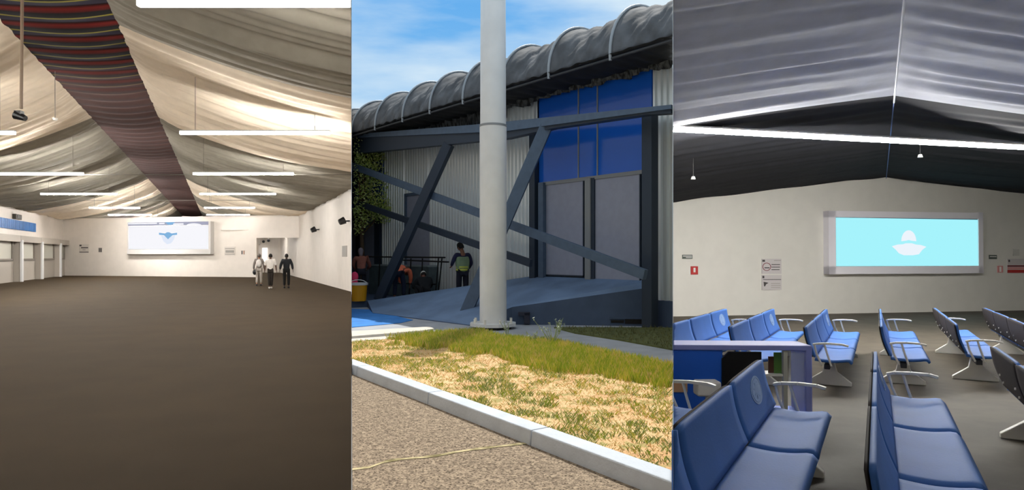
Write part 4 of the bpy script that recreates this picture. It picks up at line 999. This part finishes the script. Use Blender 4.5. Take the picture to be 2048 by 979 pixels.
spec = [(-3.17,13.6,'blue bench at the far left, cut by the frame edge, nearest the end wall'),
        (-2.18,13.6,'blue bench behind the kiosk, second from the left in the far rank'),
        (-1.06,13.5,'blue bench beyond the kiosk corner, third from the left in the far rank'),
        (.05,13.6,'blue bench seen end on below the cyan screen, middle of the far rank'),
        (1.2,13.9,'far dark backed bench seen from behind, right of the central aisle'),
        (2.26,13.9,'far dark backed bench at the right frame edge'),
        (-2.18,6.4,'mostly hidden near bench at the left edge with only its white armrest showing'),
        (-1.13,6.3,'large near blue bench with a round pale emblem, in front of the kiosk'),
        (-.03,6.9,'large near blue bench in the centre, seen along its narrow back'),
        (1.29,7.3,'near dark backed bench cut by the right frame edge')]
for i, (xb, yb, lb) in enumerate(spec):
    b_ = bench(xb, yb, lb, BG, i > 5)
    if xb < -1: CL.append(b_)

# blue kiosk
KF = Frame((1.84, 7.62), (3.7, 7.52), h=H3); kb = Vector((KF.n.x, KF.n.y, 0))
r = empty('blue_kiosk', KF.pt(.8, FZ, 0), 'blue counter kiosk with black monitor and open glazed end, behind the near seats', 'kiosk')
ap = lambda px: KF.at(px)[0]
zt = KF.at(1480, 689)[1]
def kbx(a0, a1, z0, z1, o0, o1, nm, m, bevel=0):
    mb = MB(); KF.box(mb, a0, a1, z0, z1, o0, o1); return put(mb.build(nm, m, bevel=bevel), r)
M_kb = mat('kiosk_blue', lin(34, 98, 210), .45); M_kt = mat('kiosk_lavender', lin(132, 142, 208), .4)
kbx(-.2, ap(1616), zt-.06, zt, -.45, .02, 'counter_top', M_kt, .008)
kbx(-.2, ap(1444), FZ, zt-.06, -.4, 0, 'front_panel', M_kb)
kbx(ap(1609), ap(1622), FZ, zt-.0, -.45, .02, 'corner_post', M_kt, .01)
kbx(ap(1444), ap(1609), FZ, FZ+.08, -.45, 0, 'base', M_kb)
mb = MB().prism([KF.P(x, y, .02) for x, y in ((1458,703),(1522,703),(1522,800),(1443,800),(1443,716))], -kb*.05); put(mb.build('monitor', M_black), r)
M_gl = mat('clear_acrylic', lin(225,235,235), .05, alpha=.18, spec=.6)
kbx(ap(1578), ap(1608), FZ+.08, zt-.07, -.02, -.01, 'glass_pane', M_gl)
kbx(ap(1566), ap(1574), FZ+.08, zt-.06, -.06, -.0, 'inner_post', mat('pale_edge', lin(176,178,168), .4))
kbx(ap(1522), ap(1566), KF.at(1545,752)[1], KF.at(1545,748)[1], -.3, -.02, 'shelf', M_offw)
mb = MB(); KF.pbox(mb, 1346, 1374, 760, 783, 0, .012); put(mb.build('poster', mat('peach_print', lin(206,164,130), .6)), r)
r2 = empty('leaflet_stack', KF.P(1545, 748, -.12), 'green and brown leaflets standing inside the kiosk opening', 'leaflets')
mb = MB(); KF.pbox(mb, 1536, 1548, 712, 748, -.14, -.12); put(mb.build('brown_leaflet', mat('leaflet_brown', lin(90,60,46), .6)), r2)
mb = MB(); KF.pbox(mb, 1547, 1562, 704, 748, -.13, -.11); put(mb.build('green_leaflet', mat('leaflet_green', lin(96,142,66), .6)), r2)
r2 = empty('white_box', (2.45, 7.2, .0), 'small white box on a slim stand in front of the blue kiosk panel', 'box')
p = p3(1413, 774, 7.2)
MB().box(p.x-.13, p.x+.13, 7.1, 7.3, p.z-.08, p.z+.08).build('case', M_wh, None, bevel=.02); b_ = bpy.data.objects['case'] if 'case' in bpy.data.objects else None
for o in list(bpy.data.objects):
    if o not in before and o.name.startswith('case') and o.parent is None: put(o, r2)
mb = MB().tube([(p.x, 7.2, FZ), (p.x, 7.2, p.z-.07)], .02, 8).tube([(p.x, 7.2, FZ), (p.x, 7.2, FZ+.02)], .12, 16); put(mb.build('stand', M_offw), r2)
CL.append(r)

# the whole hall lies on a gently falling floor: turn it as one rigid body, then cut at the party wall
R3 = Matrix.Translation((0, 0, E)) @ Matrix.Rotation(-math.atan(18/1300), 4, 'X') @ Matrix.Translation((0, 0, -E))
bpy.context.view_layer.update()
for o in [o for o in bpy.data.objects if o not in before and o.parent is None]:
    o.matrix_world = R3 @ o.matrix_world
bpy.context.view_layer.update()
for o in CL: clip(o, UR, True)
bpy.context.view_layer.update()
